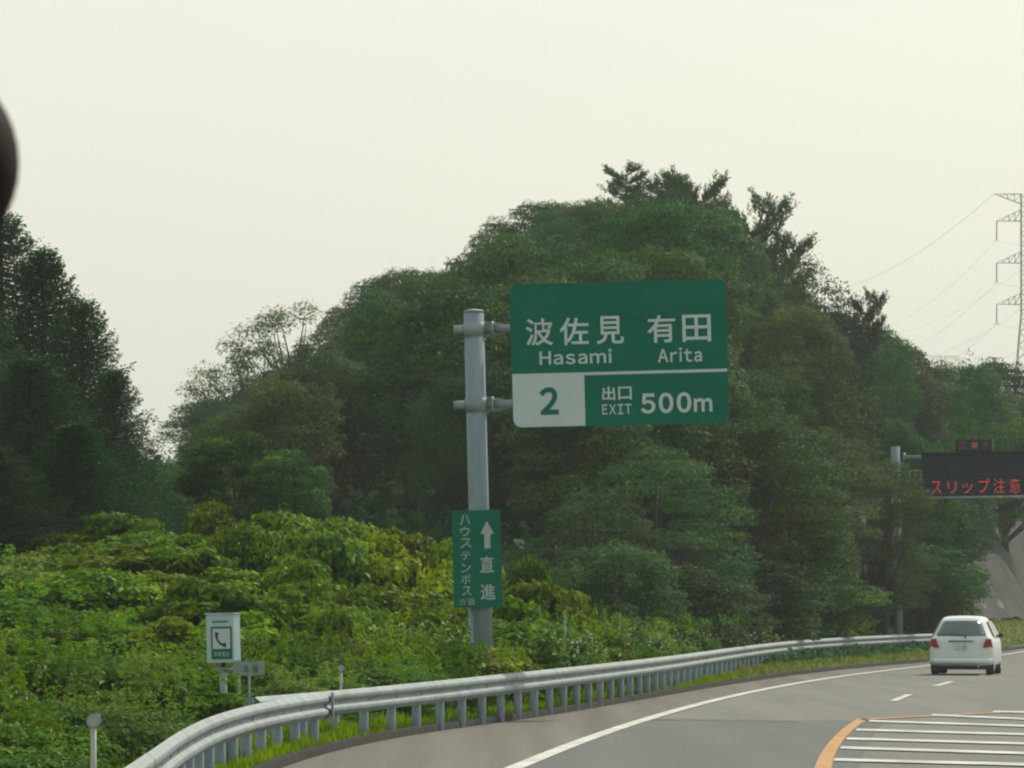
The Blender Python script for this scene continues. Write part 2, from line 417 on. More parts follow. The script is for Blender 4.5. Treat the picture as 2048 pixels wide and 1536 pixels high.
# ------------------------------------------------------------------ overhead exit sign
SY = F / 119.; fr = Frame(968, V0 + (HC - .12) * 119, 119, 1.5)
sp = empty('sign_gantry', P(968, V0 + (HC - .12) * 119, SY), (0, rad(-1.5), 0)); tag(sp, 'tall grey steel pole with two side arms holding up the big green exit sign', 'sign pole')
x_, zt_ = fr(945, 624)
MB().tube([(0, 0, -.5), (x_*0, 0, zt_)], [.175, .168], 24).build('pole', M['pole'], sp)
MB().tube([(0, 0, zt_), (0, 0, zt_ + .025), (0, 0, zt_ + .05)], [.178, .16, .05], 24).build('pole_cap', M['galv'], sp)
MB().tube([(-.17, -.06, -.4), (-.17, -.06, fr(945, 1205)[1])], .055, 12).build('conduit', M['post'], sp)
for v in (657, 808):
    xl, z = fr(907, v + 3); xr, _ = fr(1440, v)
    MB().tube([(xl, .0, z), (-.1, 0, z)], .078, 16).build('arm_stub', M['galv'], sp)
    MB().tube([(.1, 0, z), (xr, 0, z)], .072, 16).build('arm', M['galv'], sp)
    xc = fr(985, v)[0]
    b = MB(); b.tube([(xc - .02, 0, z), (xc + .02, 0, z)], .135, 16); b.build('flange', M['galv'], sp)
    for dz_ in (-1, 1):
        b = MB(); b.add([(.14, -.008, z + dz_ * .075), (xc - .02, -.008, z + dz_ * .075), (xc - .02, -.008, z + dz_ * .12), (.14, -.008, z + dz_ * .16),
                 (.14, .008, z + dz_ * .075), (xc - .02, .008, z + dz_ * .075), (xc - .02, .008, z + dz_ * .12), (.14, .008, z + dz_ * .16)],
                [(0,1,2,3),(7,6,5,4),(0,4,5,1),(1,5,6,2),(2,6,7,3),(3,7,4,0)]); b.build('gusset', M['galv'], sp)
        b = MB(); b.add([(xc + .02, -.01, z + dz_ * .07), (xc + .25, -.01, z + dz_ * .07), (xc + .02, -.01, z + dz_ * .125), (xc + .02, .01, z + dz_ * .07), (xc + .25, .01, z + dz_ * .07), (xc + .02, .01, z + dz_ * .125)],
                [(0,1,2),(5,4,3),(0,3,4,1),(1,4,5,2),(2,5,3,0)]); b.build('gusset', M['galv'], sp)
    for k in range(4):
        a = rad(45 + 90 * k); MB().tube([(xc - .05, .11 * math.cos(a), z + .11 * math.sin(a)), (xc + .05, .11 * math.cos(a), z + .11 * math.sin(a))], .014, 6).build('bolt', M['galv'], sp)
    MB().tube([(0, 0, z - .12), (0, 0, z + .12)], .183, 24).build('collar', M['galv'], sp)

sg = empty('exit_sign', sp.location + Vector((0, -.16, 0)), sp.rotation_euler); tag(sg, 'large green exit sign board reading Hasami and Arita, white 2 box at lower left', 'road sign')
cx, cz = fr(1238, 708); W2, H2 = 216 / 119, 143.5 / 119
x0, z0, x1, z1 = cx - W2, cz - H2, cx + W2, cz + H2
MB().poly(rrect(x0, z0, x1, z1, .15), 0, .03).build('board', M['signg'], sg)
for k in range(5):
    zz = z0 + .25 + k * (z1 - z0 - .5) / 4
    MB().box(((x0 + x1) / 2, .055, zz), (x1 - x0 - .2, .045, .05)).build('back_rail', M['signback'], sg)
zd = z0 + 102 / 119.
xb = x0 + 145 / 119.
MB().poly(rrect(x0 + .012, z0 + .012, xb, zd, .14, corners=(1, 0, 0, 0)), -.004, 0).build('number_panel', M['signw'], sg)
MB().poly([(x0 + .012, zd), (x1 - .012, zd), (x1 - .012, zd + .05), (x0 + .012, zd + .05)], -.005, -.001).build('divider_line', M['signw'], sg)
for t, r, b, m in (('波', (1051,638,1106,692), .013, 'signw'), ('佐', (1119,636,1177,691), .013, 'signw'), ('見', (1192,633,1247,689), .013, 'signw'),
                   ('有', (1294,631,1350,686), .013, 'signw'), ('田', (1364,630,1421,684), .013, 'signw'),
                   ('Hasami', (1079,700,1223,729), .018, 'signw'), ('Arita', (1315,696,1403,725), .018, 'signw'),
                   ('2', (1079,775,1117,830), .035, 'signg'), ('出', (1204,774,1230,801), .02, 'signw'), ('口', (1236,774,1263,800), .018, 'signw'),
                   ('EXIT', (1204,809,1263,829), .012, 'signw'), ('500', (1281,786,1382,827), .03, 'signw'), ('m', (1387,797,1424,824), .03, 'signw')):
    (word if t.isascii() else glyph)(t, *fr.rect(*r), -.009, M[m], sg, b)

vs = empty('direction_sign', sp.location + Vector((0, -.26, 0)), sp.rotation_euler); tag(vs, 'tall narrow green sign with up arrow and vertical lettering, strapped to the sign pole', 'road sign')
ax, az, bx_, bz = fr.rect(906, 1021, 1003, 1215)
MB().poly(rrect(ax, az, bx_, bz, .02, 2), 0, .02).build('board', M['signg'], vs)
for zz in (az + .3, bz - .3):
    MB().box(((ax + bx_) / 2 + .0, .045, zz), (.6, .045, .05)).build('mounting_strap', M['signback'], vs)
for t, r in (('ハ', (920,1030,940,1050)), ('ウ', (921,1054,940,1073)), ('ス', (921,1077,943,1096)), ('テ', (922,1104,942,1120)), ('ン', (923,1127,942,1145)),
             ('ボ', (923,1149,942,1168)), ('ス', (925,1173,943,1191)), ('方', (919,1197,932,1210)), ('面', (936,1197,950,1210)), ('直', (960,1113,988,1145)), ('進', (961,1168,991,1200))):
    glyph(t, *fr.rect(*r), -.004, M['signold'], vs, .006 if r[2] < 955 else .015)
a0, b0, a1, b1 = fr.rect(961, 1042, 988, 1097); am = (a0 + a1) / 2; hz = b1 - .22
MB().poly([(am - .05, b0), (am + .05, b0), (am + .05, hz), (a1, hz), (am, b1), (a0, hz), (am - .05, hz)], -.006, -.002).build('arrow', M['signold'], vs)

# ------------------------------------------------------------------ variable message gantry
SC = 54.0; GY = F / SC
gl = Frame(1797, V0 + (HC - .1) * SC, SC, .9)
gp = empty('message_gantry', P(1797, V0 + (HC - .1) * SC, GY), (0, rad(-.9), 0)); tag(gp, 'grey steel gantry pole half hidden by foliage, holding the black message board', 'sign pole')
zt_ = gl(1790, 893)[1]
MB().tube([(0, 0, -.6), (0, 0, zt_)], [.18, .165], 20).build('pole', M['pole'], gp)
def gtube(name, pts, r, m='galv', n=10, y=0): MB().tube([(*[gl(u, v)[0]], y, gl(u, v)[1]) for u, v in pts], r, n).build(name, M[m], gp)
gtube('arm', [(1808, 915), (2160, 915)], .085); gtube('flange', [(1806, 914), (1811, 914)], .15, n=16)
gtube('arm', [(1808, 995), (2160, 991)], .08); gtube('flange', [(1806, 995), (1811, 995)], .15, n=16)
gtube('catwalk_rail', [(1842, 997), (2160, 992)], .05, y=-.5)
for a, b in (((1818, 941), (1818, 990)), ((1841, 941), (1841, 990)), ((1814, 942), (1843, 941)), ((1811, 966), (1843, 966)), ((1812, 950), (1812, 992)), ((1814, 990), (1845, 990))):
    gtube('frame_bar', [a, b], .022, y=-.35)
vb_ = empty('message_board', gp.location + Vector((0, -.28, 0)), gp.rotation_euler); tag(vb_, 'black electronic message board with red LED lettering above the road', 'message board')
ax, az, bx_, bz = gl.rect(1843, 906, 2112, 992)
MB().box(((ax + bx_) / 2, .12, (az + bz) / 2), (bx_ - ax, .5, bz - az)).build('cabinet', M['black'], vb_)
zz = gl(1900, 950)[1]
MB().box(((ax + bx_) / 2, -.18, bz + .02), (bx_ - ax + .04, .16, .04)).build('visor', M['black'], vb_)
MB().box(((ax + bx_) / 2, -.14, zz), (bx_ - ax, .04, .03)).build('dividing_bar', M['under'], vb_)
MB().box(((ax + bx_) / 2, -.15, az - .02), (bx_ - ax + .02, .08, .05)).build('bottom_trim', M['galv'], vb_)
for t, r in (('ス', (1861,963,1881,988)), ('リ', (1894,963,1911,987)), ('ッ', (1923,968,1943,987)), ('プ', (1955,958,1978,986)), ('注', (1985,958,2008,986)), ('意', (2017,958,2039,986))):
    glyph(t, *gl.rect(*r), -.142, M['redled'], vb_, -.006)
tb = empty('small_message_panel', gp.location + Vector((0, .1, 0)), gp.rotation_euler); tag(tb, 'small dim panel of three red and orange characters on top of the message board', 'message board')
ax, az, bx_, bz = gl.rect(1912, 879, 1984, 905)
MB().box(((ax + bx_) / 2, .05, (az + bz) / 2), (bx_ - ax, .1, bz - az)).build('cabinet', M['black'], tb)
for t, r, m in (('区', (1918,884,1933,898), 'dimred'), ('東', (1942,884,1957,898), 'orangeled'), ('多', (1964,883,1980,897), 'dimred')):
    glyph(t, *gl.rect(*r), -.006, M[m], tb, .0)
MB().tube([(gl(1986, 905)[0], 0, gl(1986, 905)[1]), (gl(1986, 878)[0], 0, gl(1986, 878)[1])], .018, 6).build('antenna', M['galv'], tb)

# ------------------------------------------------------------------ emergency phone sign and small plate
PY = F / 146.; ps = Frame(438, V0 + (HC - .12) * 146, 146, 1.4)
pr = empty('phone_sign', P(449, V0 + (HC - .12) * 146, PY), (0, rad(-1.4), rad(-21))); tag(pr, 'pale emergency phone sign box with black handset symbol on a short pole', 'road sign')
ax, az, bx_, bz = ps.rect(408, 1229, 468, 1325)
b = MB(); b.poly(rrect(ax, az, bx_, bz, .025, 3), -.15, .07); o = b.build('box', M['boxw'], pr)
MB().box(((ax + bx_) / 2 + .0, -.04, bz + .012), (bx_ - ax + .02, .24, .02)).build('lid', M['boxw'], pr)
a0, b0, a1, b1 = ps.rect(419, 1253, 464, 1318)
MB().poly([(a0, b0), (a1, b0), (a1, b1), (a0, b1)], -.156, -.151).build('green_panel', M['greenprint'], pr)
c0, d0, c1, d1 = ps.rect(422.5, 1257, 460.5, 1297.5)
MB().poly([(c0, d0), (c1, d0), (c1, d1), (c0, d1)], -.161, -.157).build('white_field', M['signw'], pr)
# handset outline: arc with two thick ends
hc = ((c0 + c1) / 2 + .07, (d0 + d1) / 2 + .05); out = []; inn = []
for k in range(15):
    t = k / 14; a = rad(165 + 105 * t); th = .022 + .030 * (abs(2 * t - 1) ** 3); R_ = .15
    out.append((hc[0] + (R_ + th * .4) * math.cos(a), hc[1] + (R_ + th * .4) * math.sin(a))); inn.append((hc[0] + (R_ - th) * math.cos(a), hc[1] + (R_ - th) * math.sin(a)))
mb = MB(); V = [(p[0], -.164, p[1]) for p in out] + [(p[0], -.164, p[1]) for p in inn]
mb.add(V, [(i, i + 1, 15 + i + 1, 15 + i) for i in range(14)]); mb.build('handset_symbol', M['ink'], pr)
glyph('非常電話', *ps.rect(425, 1303, 459, 1313), -.159, M['boxw'], pr, .0)
a0, b0, a1, b1 = ps.rect(421, 1241.5, 457, 1245)
for k in range(9):
    q_ = a0 + (a1 - a0) * k / 9; MB().poly([(q_, b0), (q_ + .02, b0), (q_ + .02, b1 - .004 * (k % 2)), (q_, b1)], -.154, -.151).build('small_print', M['greenprint'], pr)
zz = ps(447, 1340)[1]
MB().tube([(0, 0, -.4), (0, 0, zz)], .05, 14).build('pole', M['post'], pr)
MB().box((0, 0, zz + .02), (.26, .12, .035)).build('bracket', M['post'], pr)
MB().tube([(0, 0, zz), (0, 0, az)], .03, 10).build('neck', M['under'], pr)
QY = F / 150.
qs = Frame(503, V0 + (HC - .12) * 150, 150, 1.)
qr = empty('plate_sign', P(503, V0 + (HC - .12) * 150, QY), (0, rad(-1), 0)); tag(qr, 'small grey rectangular plate with faded green characters on two thin legs', 'road sign')
a0, b0, a1, b1 = qs.rect(466, 1323, 529, 1351)
MB().poly([(a0, b0), (a1, b0), (a1, b1), (a0, b1)], 0, .012).build('plate', mat('grey_plate', (.22, .27, .24), .6), qr)
glyph('本', *qs.rect(486, 1329, 498, 1346), -.004, M['greenprint'], qr, .0); glyph('線', *qs.rect(505, 1329, 516, 1346), -.004, M['greenprint'], qr, .0)
for u in (478, 498):
    x_ = qs(u, 1350)[0]; MB().tube([(x_, .02, -.3), (x_, .02, b1 - .02)], .016, 8).build('leg', M['post'], qr)

# ------------------------------------------------------------------ delineators and other small roadside posts
def delineator(u, v, s, dia, label, h_extra=0):
    Y = F / s; p = P(u, v, Y); root = empty('delineator', (p.x, Y, 0)); tag(root, label, 'delineator post')
    MB().tube([(0, 0, -.2), (0, 0, p.z - dia * .3)], dia * .2, 10).build('post', M['discw'], root)
    mb = MB(); mb.tube([(0, -.02, p.z), (0, .02, p.z)], dia / 2, 20); mb.build('housing', M['post'], root)
    mb = MB(); mb.tube([(0, -.026, p.z), (0, -.021, p.z)], dia / 2 * .82, 20); mb.build('reflector', M['discw'], root)
    return root
delineator(187, 1442, 278, .105, 'nearest round white delineator on a pale post at the lower left edge')
delineator(682, 1337, 141, .105, 'round white delineator on a post behind the guardrail, left of the sign pole')
delineator(1358, 1287, 84, .10, 'slim pale delineator post among the shrubs right of the sign pole')
delineator(1708, 1258, 57, .14, 'pale delineator at the hedge just left of the gantry pole')
Yk = F / 61.; p = P(1613, 1252, Yk)
kr = empty('distance_plate', (p.x, Yk, 0)); tag(kr, 'small grey plate on a thin post above the hedge, left of the gantry pole', 'road sign')
MB().tube([(0, 0, -.2), (0, 0, p.z)], .018, 8).build('post', M['post'], kr); MB().box((0, -.02, p.z), (.5, .01, .2)).build('plate', M['post'], kr)
for u, v0_, v1_, s_ in ((1130, 1228, 1262, 110), (1240, 1225, 1262, 95)):
    Yk = F / s_; p = P(u, v0_, Yk); mb = MB(); mb.tube([(0, 0, -.2), (0, 0, p.z)], .010, 8); o = mb.build('marker_stake', M['post']); o.location = (p.x, Yk, 0)
    tag(o, 'thin pale stake standing in the bushes ' + ('nearest right of the sign pole' if u == 1130 else 'farther right of the sign pole, half hidden'), 'stake')

# ------------------------------------------------------------------ white hatchback
def hatchback(loc, rz):
    root = empty('parked_car' if False else 'hatchback_car', loc, (0, 0, rz)); tag(root, 'white compact hatchback driving away in the left lane, seen from behind', 'car')
    # stations: y, z_bottom, z_top, half width low, half width belt, half width top, belt z
    st = [(0.00, .30, .96, .70, .76, .70, .80), (.05, .24, 1.02, .79, .815, .67, .86), (.16, .22, 1.13, .82, .84, .63, .90), (.32, .21, 1.31, .835, .845, .57, .92),
          (.46, .20, 1.46, .84, .845, .54, .93), (.60, .20, 1.515, .84, .845, .55, .93), (1.2, .20, 1.545, .84, .845, .575, .93), (1.9, .20, 1.53, .84, .845, .57, .92),
          (2.3, .20, 1.47, .84, .845, .555, .91), (2.9, .20, 1.15, .84, .84, .60, .90), (3.2, .20, .98, .835, .83, .66, .86), (3.6, .22, .86, .80, .79, .62, .76), (3.84, .28, .66, .66, .66, .5, .58)]
    V = []; n = 0
    for (y, zb, zt, wl, wb, wt, bz) in st:
        prof = [(0, zb), (wl * .6, zb), (wl * .93, zb + .01), (wl, zb + .09), ((wl + wb) / 2 + .01, (zb + bz) / 2), (wb, bz - .12), (wb - .01, bz),
                (wb * .95 if zt - bz > .1 else wb * .97, bz + min(.06, (zt - bz) * .3)), ((wb + wt) / 2 - .01, (bz + zt) / 2), (wt + .03, zt - (zt - bz) * .14), (wt - .03, zt - .015), (wt * .6, zt + .012), (0, zt + .018)]
        full = prof + [(-a, b) for a, b in prof[-2:0:-1]]
        n = len(full); V += [(a, y, b) for a, b in full]
    Fs = [(i*n+j, (i+1)*n+j, (i+1)*n+(j+1) % n, i*n+(j+1) % n) for i in range(len(st)-1) for j in range(n)]
    Fs += [tuple(range(n)), tuple((len(st)-1)*n + k for k in range(n))[::-1]]
    o = MB().add(V, Fs, True).build('body', M['carwhite'], root)
    md = o.modifiers.new('s', 'SUBSURF'); md.levels = 1; md.render_levels = 2
    def panel(name, pts, m, off=None, par=root):
        mb = MB(); nn = len(pts); c = sum((Vector(p) for p in pts), Vector()) / nn
        nr = (Vector(pts[1]) - Vector(pts[0])).cross(Vector(pts[2]) - Vector(pts[0])).normalized() * -.02
        if off: nr = Vector(off)
        mb.add([Vector(p) for p in pts] + [Vector(p) + nr for p in pts], [tuple(range(nn)), tuple(range(2*nn-1, nn-1, -1))] + [(k, nn+k, nn+(k+1) % nn, (k+1) % nn) for k in range(nn)])
        return mb.build(name, m, par)
    # rear window follows the hatch: rounded trapezoid
    def hy(z): return float(np.interp(z, [.9, 1.03, 1.14, 1.30, 1.42, 1.47], [-.01, .045, .145, .29, .39, .44])) - .025
    zr = [1.035, 1.07, 1.2, 1.33, 1.40, 1.425]; hw = [.635, .645, .585, .525, .485, .42]
    V = []
    for z, h_ in zip(zr, hw):
        for t in np.linspace(-1, 1, 9): V.append((h_ * t, hy(z) - .012 + .045 * t * t, z))
    mb = MB(); mb.add(V, [(i*9+j, i*9+j+1, (i+1)*9+j+1, (i+1)*9+j) for i in range(5) for j in range(8)], True)
    rw = mb.build('rear_window', M['glass'], root)
    md = rw.modifiers.new('s', 'SOLIDIFY'); md.thickness = .012
    mb = MB(); mb.tube([(.13, .0, .97), (.10, .0, 1.03)], .017, 8); mb.tube([(.10, .0, 1.04), (-.1, .03, 1.065), (-.36, .05, 1.05)], .012, 6); mb.build('wiper', M['ink'], root)
    MB().box((.56, hy(1.09) - .01, 1.10), (.06, .01, .07)).build('sticker', M['sticker'], rw)
    for s_ in (-1, 1):
        pts = [(.66 * s_, -.035, .945), (.79 * s_, .035, .945), (.835 * s_, .06, .72), (.575 * s_, -.045, .715)]
        if s_ < 0: pts = pts[::-1]
        tl = panel('tail_light', pts, M['tail'], off=(0, .12, 0)); 
        # side windows
        for (ya, yb, yc, yd) in ((.62, 1.45, 1.45, .80), (1.52, 2.55, 2.2, 1.52)):
            zz0, zz1 = 1.0, 1.40
            pts = [(.815 * s_, ya, zz0), (.815 * s_, yb, zz0), (.625 * s_, yc, zz1), (.625 * s_, yd, zz1)]
            panel('side_window', pts[::s_], M['glass'], off=(.02 * s_, 0, .01))
        mb = MB(); mb.tube([(.80 * s_, 2.45, 1.0), (.86 * s_, 2.43, 1.03), (.94 * s_, 2.42, 1.03)], [.03, .065, .05], 10); mb.build('mirror', M['under'], root)
        for y in (.62, 3.08):
            mb = MB(); mb.tube([(s_ * .62, y, .295), (s_ * .64, y, .295), (s_ * .81, y, .295), (s_ * .83, y, .295)], [.265, .295, .295, .265], 24)
            wh = mb.build('wheel', M['tyre'], root)
            mb = MB(); mb.tube([(s_ * .825, y, .295), (s_ * .838, y, .295)], [.2, .18], 16); mb.build('rim', M['rim'], wh)
    panel('number_plate', [(-.165, -.03, .67), (.165, -.03, .67), (.165, -.03, .835), (-.165, -.03, .835)], M['plate'], off=(0, .03, 0))
    word('7-8', -.09, .69, .11, .79, -.034, M['ink'], root, 0)
    panel('hatch_garnish', [(-.34, -.035, .875), (.34, -.035, .875), (.32, -.03, .90), (-.32, -.03, .90)], M['under'], off=(0, .03, 0))
    V = []
    for y_, z_ in ((-.055, .30), (-.075, .36), (-.06, .42)):
        for t in np.linspace(-1, 1, 11): V.append((.80 * t, y_ + .14 * abs(t) ** 4, z_))
    mb = MB(); mb.add(V, [(i*11+j, i*11+j+1, (i+1)*11+j+1, (i+1)*11+j) for i in range(2) for j in range(10)], True); o = mb.build('bumper', M['carwhite'], root)
    o.modifiers.new('s', 'SOLIDIFY').thickness = -.05
    MB().box((0, 1.9, .215), (1.5, 3.5, .16)).build('underbody', M['under'], root)
    MB().tube([(.45, .02, .22), (.45, .3, .22)], .03, 10).build('exhaust', M['rim'], root)
    return root
cp = P(1922, 1350, 151.5); hatchback((cp.x, 151.5, .012), -math.atan((LINE(155) - LINE(148)) / 7) - rad(.5))

# ------------------------------------------------------------------ foliage
def leafmesh(name, C, N, Ls, tint, m, aspect=.5, droop=.3, extra=None):
    """C centres, N normals, Ls lengths; each leaf is one folded rhombus"""
    n = len(C); N = N / np.maximum(np.linalg.norm(N, axis=1, keepdims=True), 1e-6)
    A = rng.normal(size=(n, 3)); A[:, 2] -= droop * 2; A -= N * (A * N).sum(1, keepdims=True); A /= np.maximum(np.linalg.norm(A, axis=1, keepdims=True), 1e-6)
    if extra is not None: A = extra / np.maximum(np.linalg.norm(extra, axis=1, keepdims=True), 1e-6); N = N - A * (A * N).sum(1, keepdims=True); N /= np.maximum(np.linalg.norm(N, axis=1, keepdims=True), 1e-6)
    B = np.cross(N, A); l = Ls[:, None]
    V = np.stack([C - A * l / 2, C + B * l * aspect / 2 + N * l * .08, C + A * l / 2, C - B * l * aspect / 2 + N * l * .08], 1).reshape(-1, 3)
    me = bpy.data.meshes.new(name); me.vertices.add(4 * n); me.vertices.foreach_set('co', V.ravel())
    me.loops.add(4 * n); me.loops.foreach_set('vertex_index', np.arange(4 * n, dtype=np.int32))
    me.polygons.add(n); me.polygons.foreach_set('loop_start', np.arange(0, 4 * n, 4, dtype=np.int32)); me.polygons.foreach_set('loop_total', np.full(n, 4, np.int32))
    at = me.attributes.new('tint', 'FLOAT', 'FACE'); at.data.foreach_set('value', np.clip(tint, 0, 1).astype(np.float32))
    me.materials.append(m); me.update(calc_edges=True); return me

def blob(c, r, n, size, shell=.75, up=.6, tint0=.45, tv=.2):
    """leaves around one lobe; returns C,N,L,T"""
    d = rng.normal(size=(n, 3)); d /= np.linalg.norm(d, axis=1, keepdims=True)
    d[:, 2] = np.where(d[:, 2] < -.45, -d[:, 2] * .5, d[:, 2])
    ph = rng.uniform(0, 6.28, 3); k = 3.2
    bump = 1 + .16 * np.sin(d[:, 0] * k * 2 + ph[0]) * np.sin(d[:, 1] * k * 2 + ph[1]) + .12 * np.sin(d[:, 2] * k * 3 + ph[2])
    rr = np.where(rng.random(n) < shell, rng.uniform(.86, 1.06, n), rng.uniform(.35, .9, n)) * bump
    C = np.array(c) + d * rr[:, None] * np.array(r)
    N = d * .8 + rng.normal(0, .5, (n, 3)); N[:, 2] += up
    Ls = size * rng.uniform(.6, 1.35, n)
    T = tint0 + rng.normal(0, tv, n) + rng.normal(0, .08)
    return C, N, Ls, T

def broad_tree(name, m, h, r, trunk_h, nlobe, lr, nleaf, size, flat=.66, aspect=.5, bark='bark', shell=.84, open_=0, young=0):
    Cs = []; mb = MB(); ch = h - trunk_h; cc = np.array((0, 0, trunk_h + ch * .5))
    mb.tube([(0, 0, -.8), (rng.normal(0, .1), rng.normal(0, .1), trunk_h * .6), (0, 0, trunk_h + ch * .35)], [r * .085 + .05, r * .06 + .03, r * .03 + .02], 7)
    for i in range(nlobe):
        z = -0.80 + 1.75 * (i + .5) / nlobe; a = i * 2.39996 + rng.uniform(-.5, .5)
        q = math.sqrt(max(0.05, 1 - min(.98, abs(z) * (.75 if z < 0 and not open_ else 1)) ** 2)); rr = rng.uniform(.45, .82 + open_)
        c = cc + np.array((math.cos(a) * q * rr * r, math.sin(a) * q * rr * r, z * ch * .42))
        s_ = lr * rng.uniform(.65, 1.3)
        Cs.append(blob(c, (s_, s_, s_ * flat), int(nleaf / nlobe * (s_ / lr) ** 2), size, shell, tint0=.45 + rng.normal(0, .15)))
        if young: q_ = Cs[-1]; Cs[-1] = (q_[0], q_[1], q_[2], q_[3] - .2 + young * (q_[0][:, 2] > c[2] + s_ * flat * .6))
        st_ = Vector((0, 0, trunk_h * .8 + ch * .3 * rng.random())); mid = (st_ + Vector(c)) / 2 + Vector((rng.normal(0, .1), rng.normal(0, .1), -.15 * r * .3))
        mb.tube([st_, mid, Vector(c)], [r * .03 + .01, r * .018 + .008, .008], 5, cap=False)
    C, N, Ls, T = [np.concatenate(x) for x in zip(*Cs)]
    return leafmesh(name, C, N, Ls, T, m, aspect), mb.mesh(name + '_trunk', M[bark])

def pine_tree(name, h, r, n_limb=24, shoots=34, needles=20, lean=0., zlow=.35):
    mb = MB(); Cs = []; As = []; Ls = []; T = []
    tr = [Vector((lean * h * t * t + rng.normal(0, .05), rng.normal(0, .08), -.8 + (h * .93 + .8) * t)) for t in np.linspace(0, 1, 7)]
    mb.tube(tr, list(np.linspace(.20, .03, 7)), 7)
    for i in range(n_limb):
        t = zlow + (1 - zlow) * (i + .5) / n_limb; a = i * 2.39996 + rng.uniform(-.4, .4)
        base = tr[min(6, int(t * 6))].lerp(tr[min(6, int(t * 6) + 1)], t * 6 - int(t * 6))
        ln = r * (1.15 - t * .85) * rng.uniform(.6, 1.15)
        dirv = Vector((math.cos(a), math.sin(a), 0)); pts = [base + dirv * ln * q + Vector((0, 0, ln * (.05 * q + .38 * q * q))) for q in (0, .35, .7, 1)]
        mb.tube(pts, [.06, .045, .03, .015], 5, cap=False)
        for k in range(shoots):
            q = rng.uniform(.3, 1.02); j = min(2, int(q * 3)); p = pts[0] + dirv * ln * q + Vector((0, 0, ln * (.05 * q + .38 * q * q)))
            sd = Vector((-dirv.y, dirv.x, 0)) * rng.normal(0, .5) * ln * .38; p = p + sd + Vector((0, 0, rng.uniform(-.08, .12)))
            sl = rng.uniform(.28, .6); sdir = (dirv * .55 + sd.normalized() * .3 + Vector((rng.normal(0, .25), rng.normal(0, .25), .95))).normalized()
            for w_ in range(needles):
                f_ = rng.uniform(0, 1); nd_ = Vector(rng.normal(0, 1, 3)); nd_ = (nd_ - sdir * nd_.dot(sdir)).normalized(); ax_ = (sdir * .8 + nd_ * .75).normalized(); l_ = rng.uniform(.12, .2)
                Cs.append(p + sdir * sl * f_ + ax_ * l_ * .5); As.append(ax_); Ls.append(l_); T.append(.42 + rng.normal(0, .2))
    C = np.array(Cs); A = np.array(As); 
    return leafmesh(name, C, rng.normal(size=C.shape), np.array(Ls), np.array(T), L['pine'], .22, extra=A), mb.mesh(name + '_trunk', M['bark'])

def cedar_tree(name, h, r, m, n_limb=260, per=230, size=.13):
    mb = MB(); mb.tube([(0, 0, -.8), (0, 0, h * .5), (0, 0, h * .98)], [.26, .15, .02], 8)
    Cs = []
    for i in range(n_limb):
        t = .02 + .97 * (i + .5) / n_limb; a = i * 2.39996 + rng.uniform(-.4, .4); z = h * (.06 + .92 * t)
        ln = (r * (1 - t) ** .8 + .28) * rng.uniform(.80, 1.10)
        d_ = np.array((math.cos(a), math.sin(a), 0.)); tip = np.array((0, 0, z)) + d_ * ln + np.array((0, 0, -.10 * ln + .12))
        mb.tube([(0, 0, z), tuple(np.array((0, 0, z - .15 * ln)) + d_ * ln * .6), tuple(tip)], [.04, .025, .01], 4, cap=False)
        n = int(per * (ln / r * .8 + .35))
        q = rng.uniform(.08, 1.08, n) ** .8; wd = .34 * (1.15 - q) * ln + .10
        sdv = np.array((-d_[1], d_[0], 0.))
        C = np.array((0, 0, z)) + d_ * (q * ln)[:, None] + sdv * (rng.normal(0, .8, n) * wd)[:, None]
        C[:, 2] += -.30 * ln * np.sin(q * 2.2) + .38 * q ** 3 * min(ln, 1.) + rng.normal(0, .16 + .05 * ln, n) * (1.35 - q)
        N = rng.normal(0, .6, (n, 3)); N[:, 2] += .8
        A = d_ * 1.0 + rng.normal(0, .5, (n, 3)); A[:, 2] += .25
        Cs.append((C, N, size * rng.uniform(.6, 1.3, n), .42 + rng.normal(0, .2, n) + rng.normal(0, .1), A))
    C, N, Ls, T, A = [np.concatenate(x) for x in zip(*Cs)]
    return leafmesh(name, C, N, Ls, T, m, .42, extra=A), mb.mesh(name + '_trunk', M['bark'])

def bush_mesh(name, m, r, hgt, nl, nleaf, size, aspect=.55, tips=0, flowers=0, tint=.5, droop=.5):
    Cs = []
    for i in range(nl):
        a = i * 2.4 + rng.uniform(-.4, .4); q = math.sqrt((i + .5) / nl) * .78
        zc = hgt * (.74 - .42 * q * q) * rng.uniform(.85, 1.12); s_ = r * rng.uniform(.30, .48)
        Cs.append(blob((math.cos(a) * q * r, math.sin(a) * q * r, zc), (s_, s_, s_ * .62), int(nleaf / nl * .8), size, .8, .6, tint + rng.normal(0, .09)))
        Cs.append(blob((math.cos(a) * q * r, math.sin(a) * q * r, zc * .5), (s_ * 1.1, s_ * 1.1, zc * .5), int(nleaf / nl * .3), size * 1.1, .7, .3, tint - .05))
    for k in range(tips):
        a = rng.uniform(0, 6.28); q = math.sqrt(rng.random()) * .85; z = hgt * (1.0 - .35 * q * q); n = 14
        t = rng.random(n); C = np.stack([math.cos(a) * q * r + rng.normal(0, .03, n), math.sin(a) * q * r + rng.normal(0, .03, n), z + t * hgt * .22], 1)
        N = rng.normal(0, 1, (n, 3)); N[:, 2] += .5; Cs.append((C, N, size * rng.uniform(.6, 1.1, n), tint + .22 + rng.normal(0, .12, n)))
    C, N, Ls, T = [np.concatenate(x) for x in zip(*Cs)]
    C[:, 2] = np.maximum(C[:, 2], .02)
    return leafmesh(name, C, N, Ls, T, m, aspect, droop)

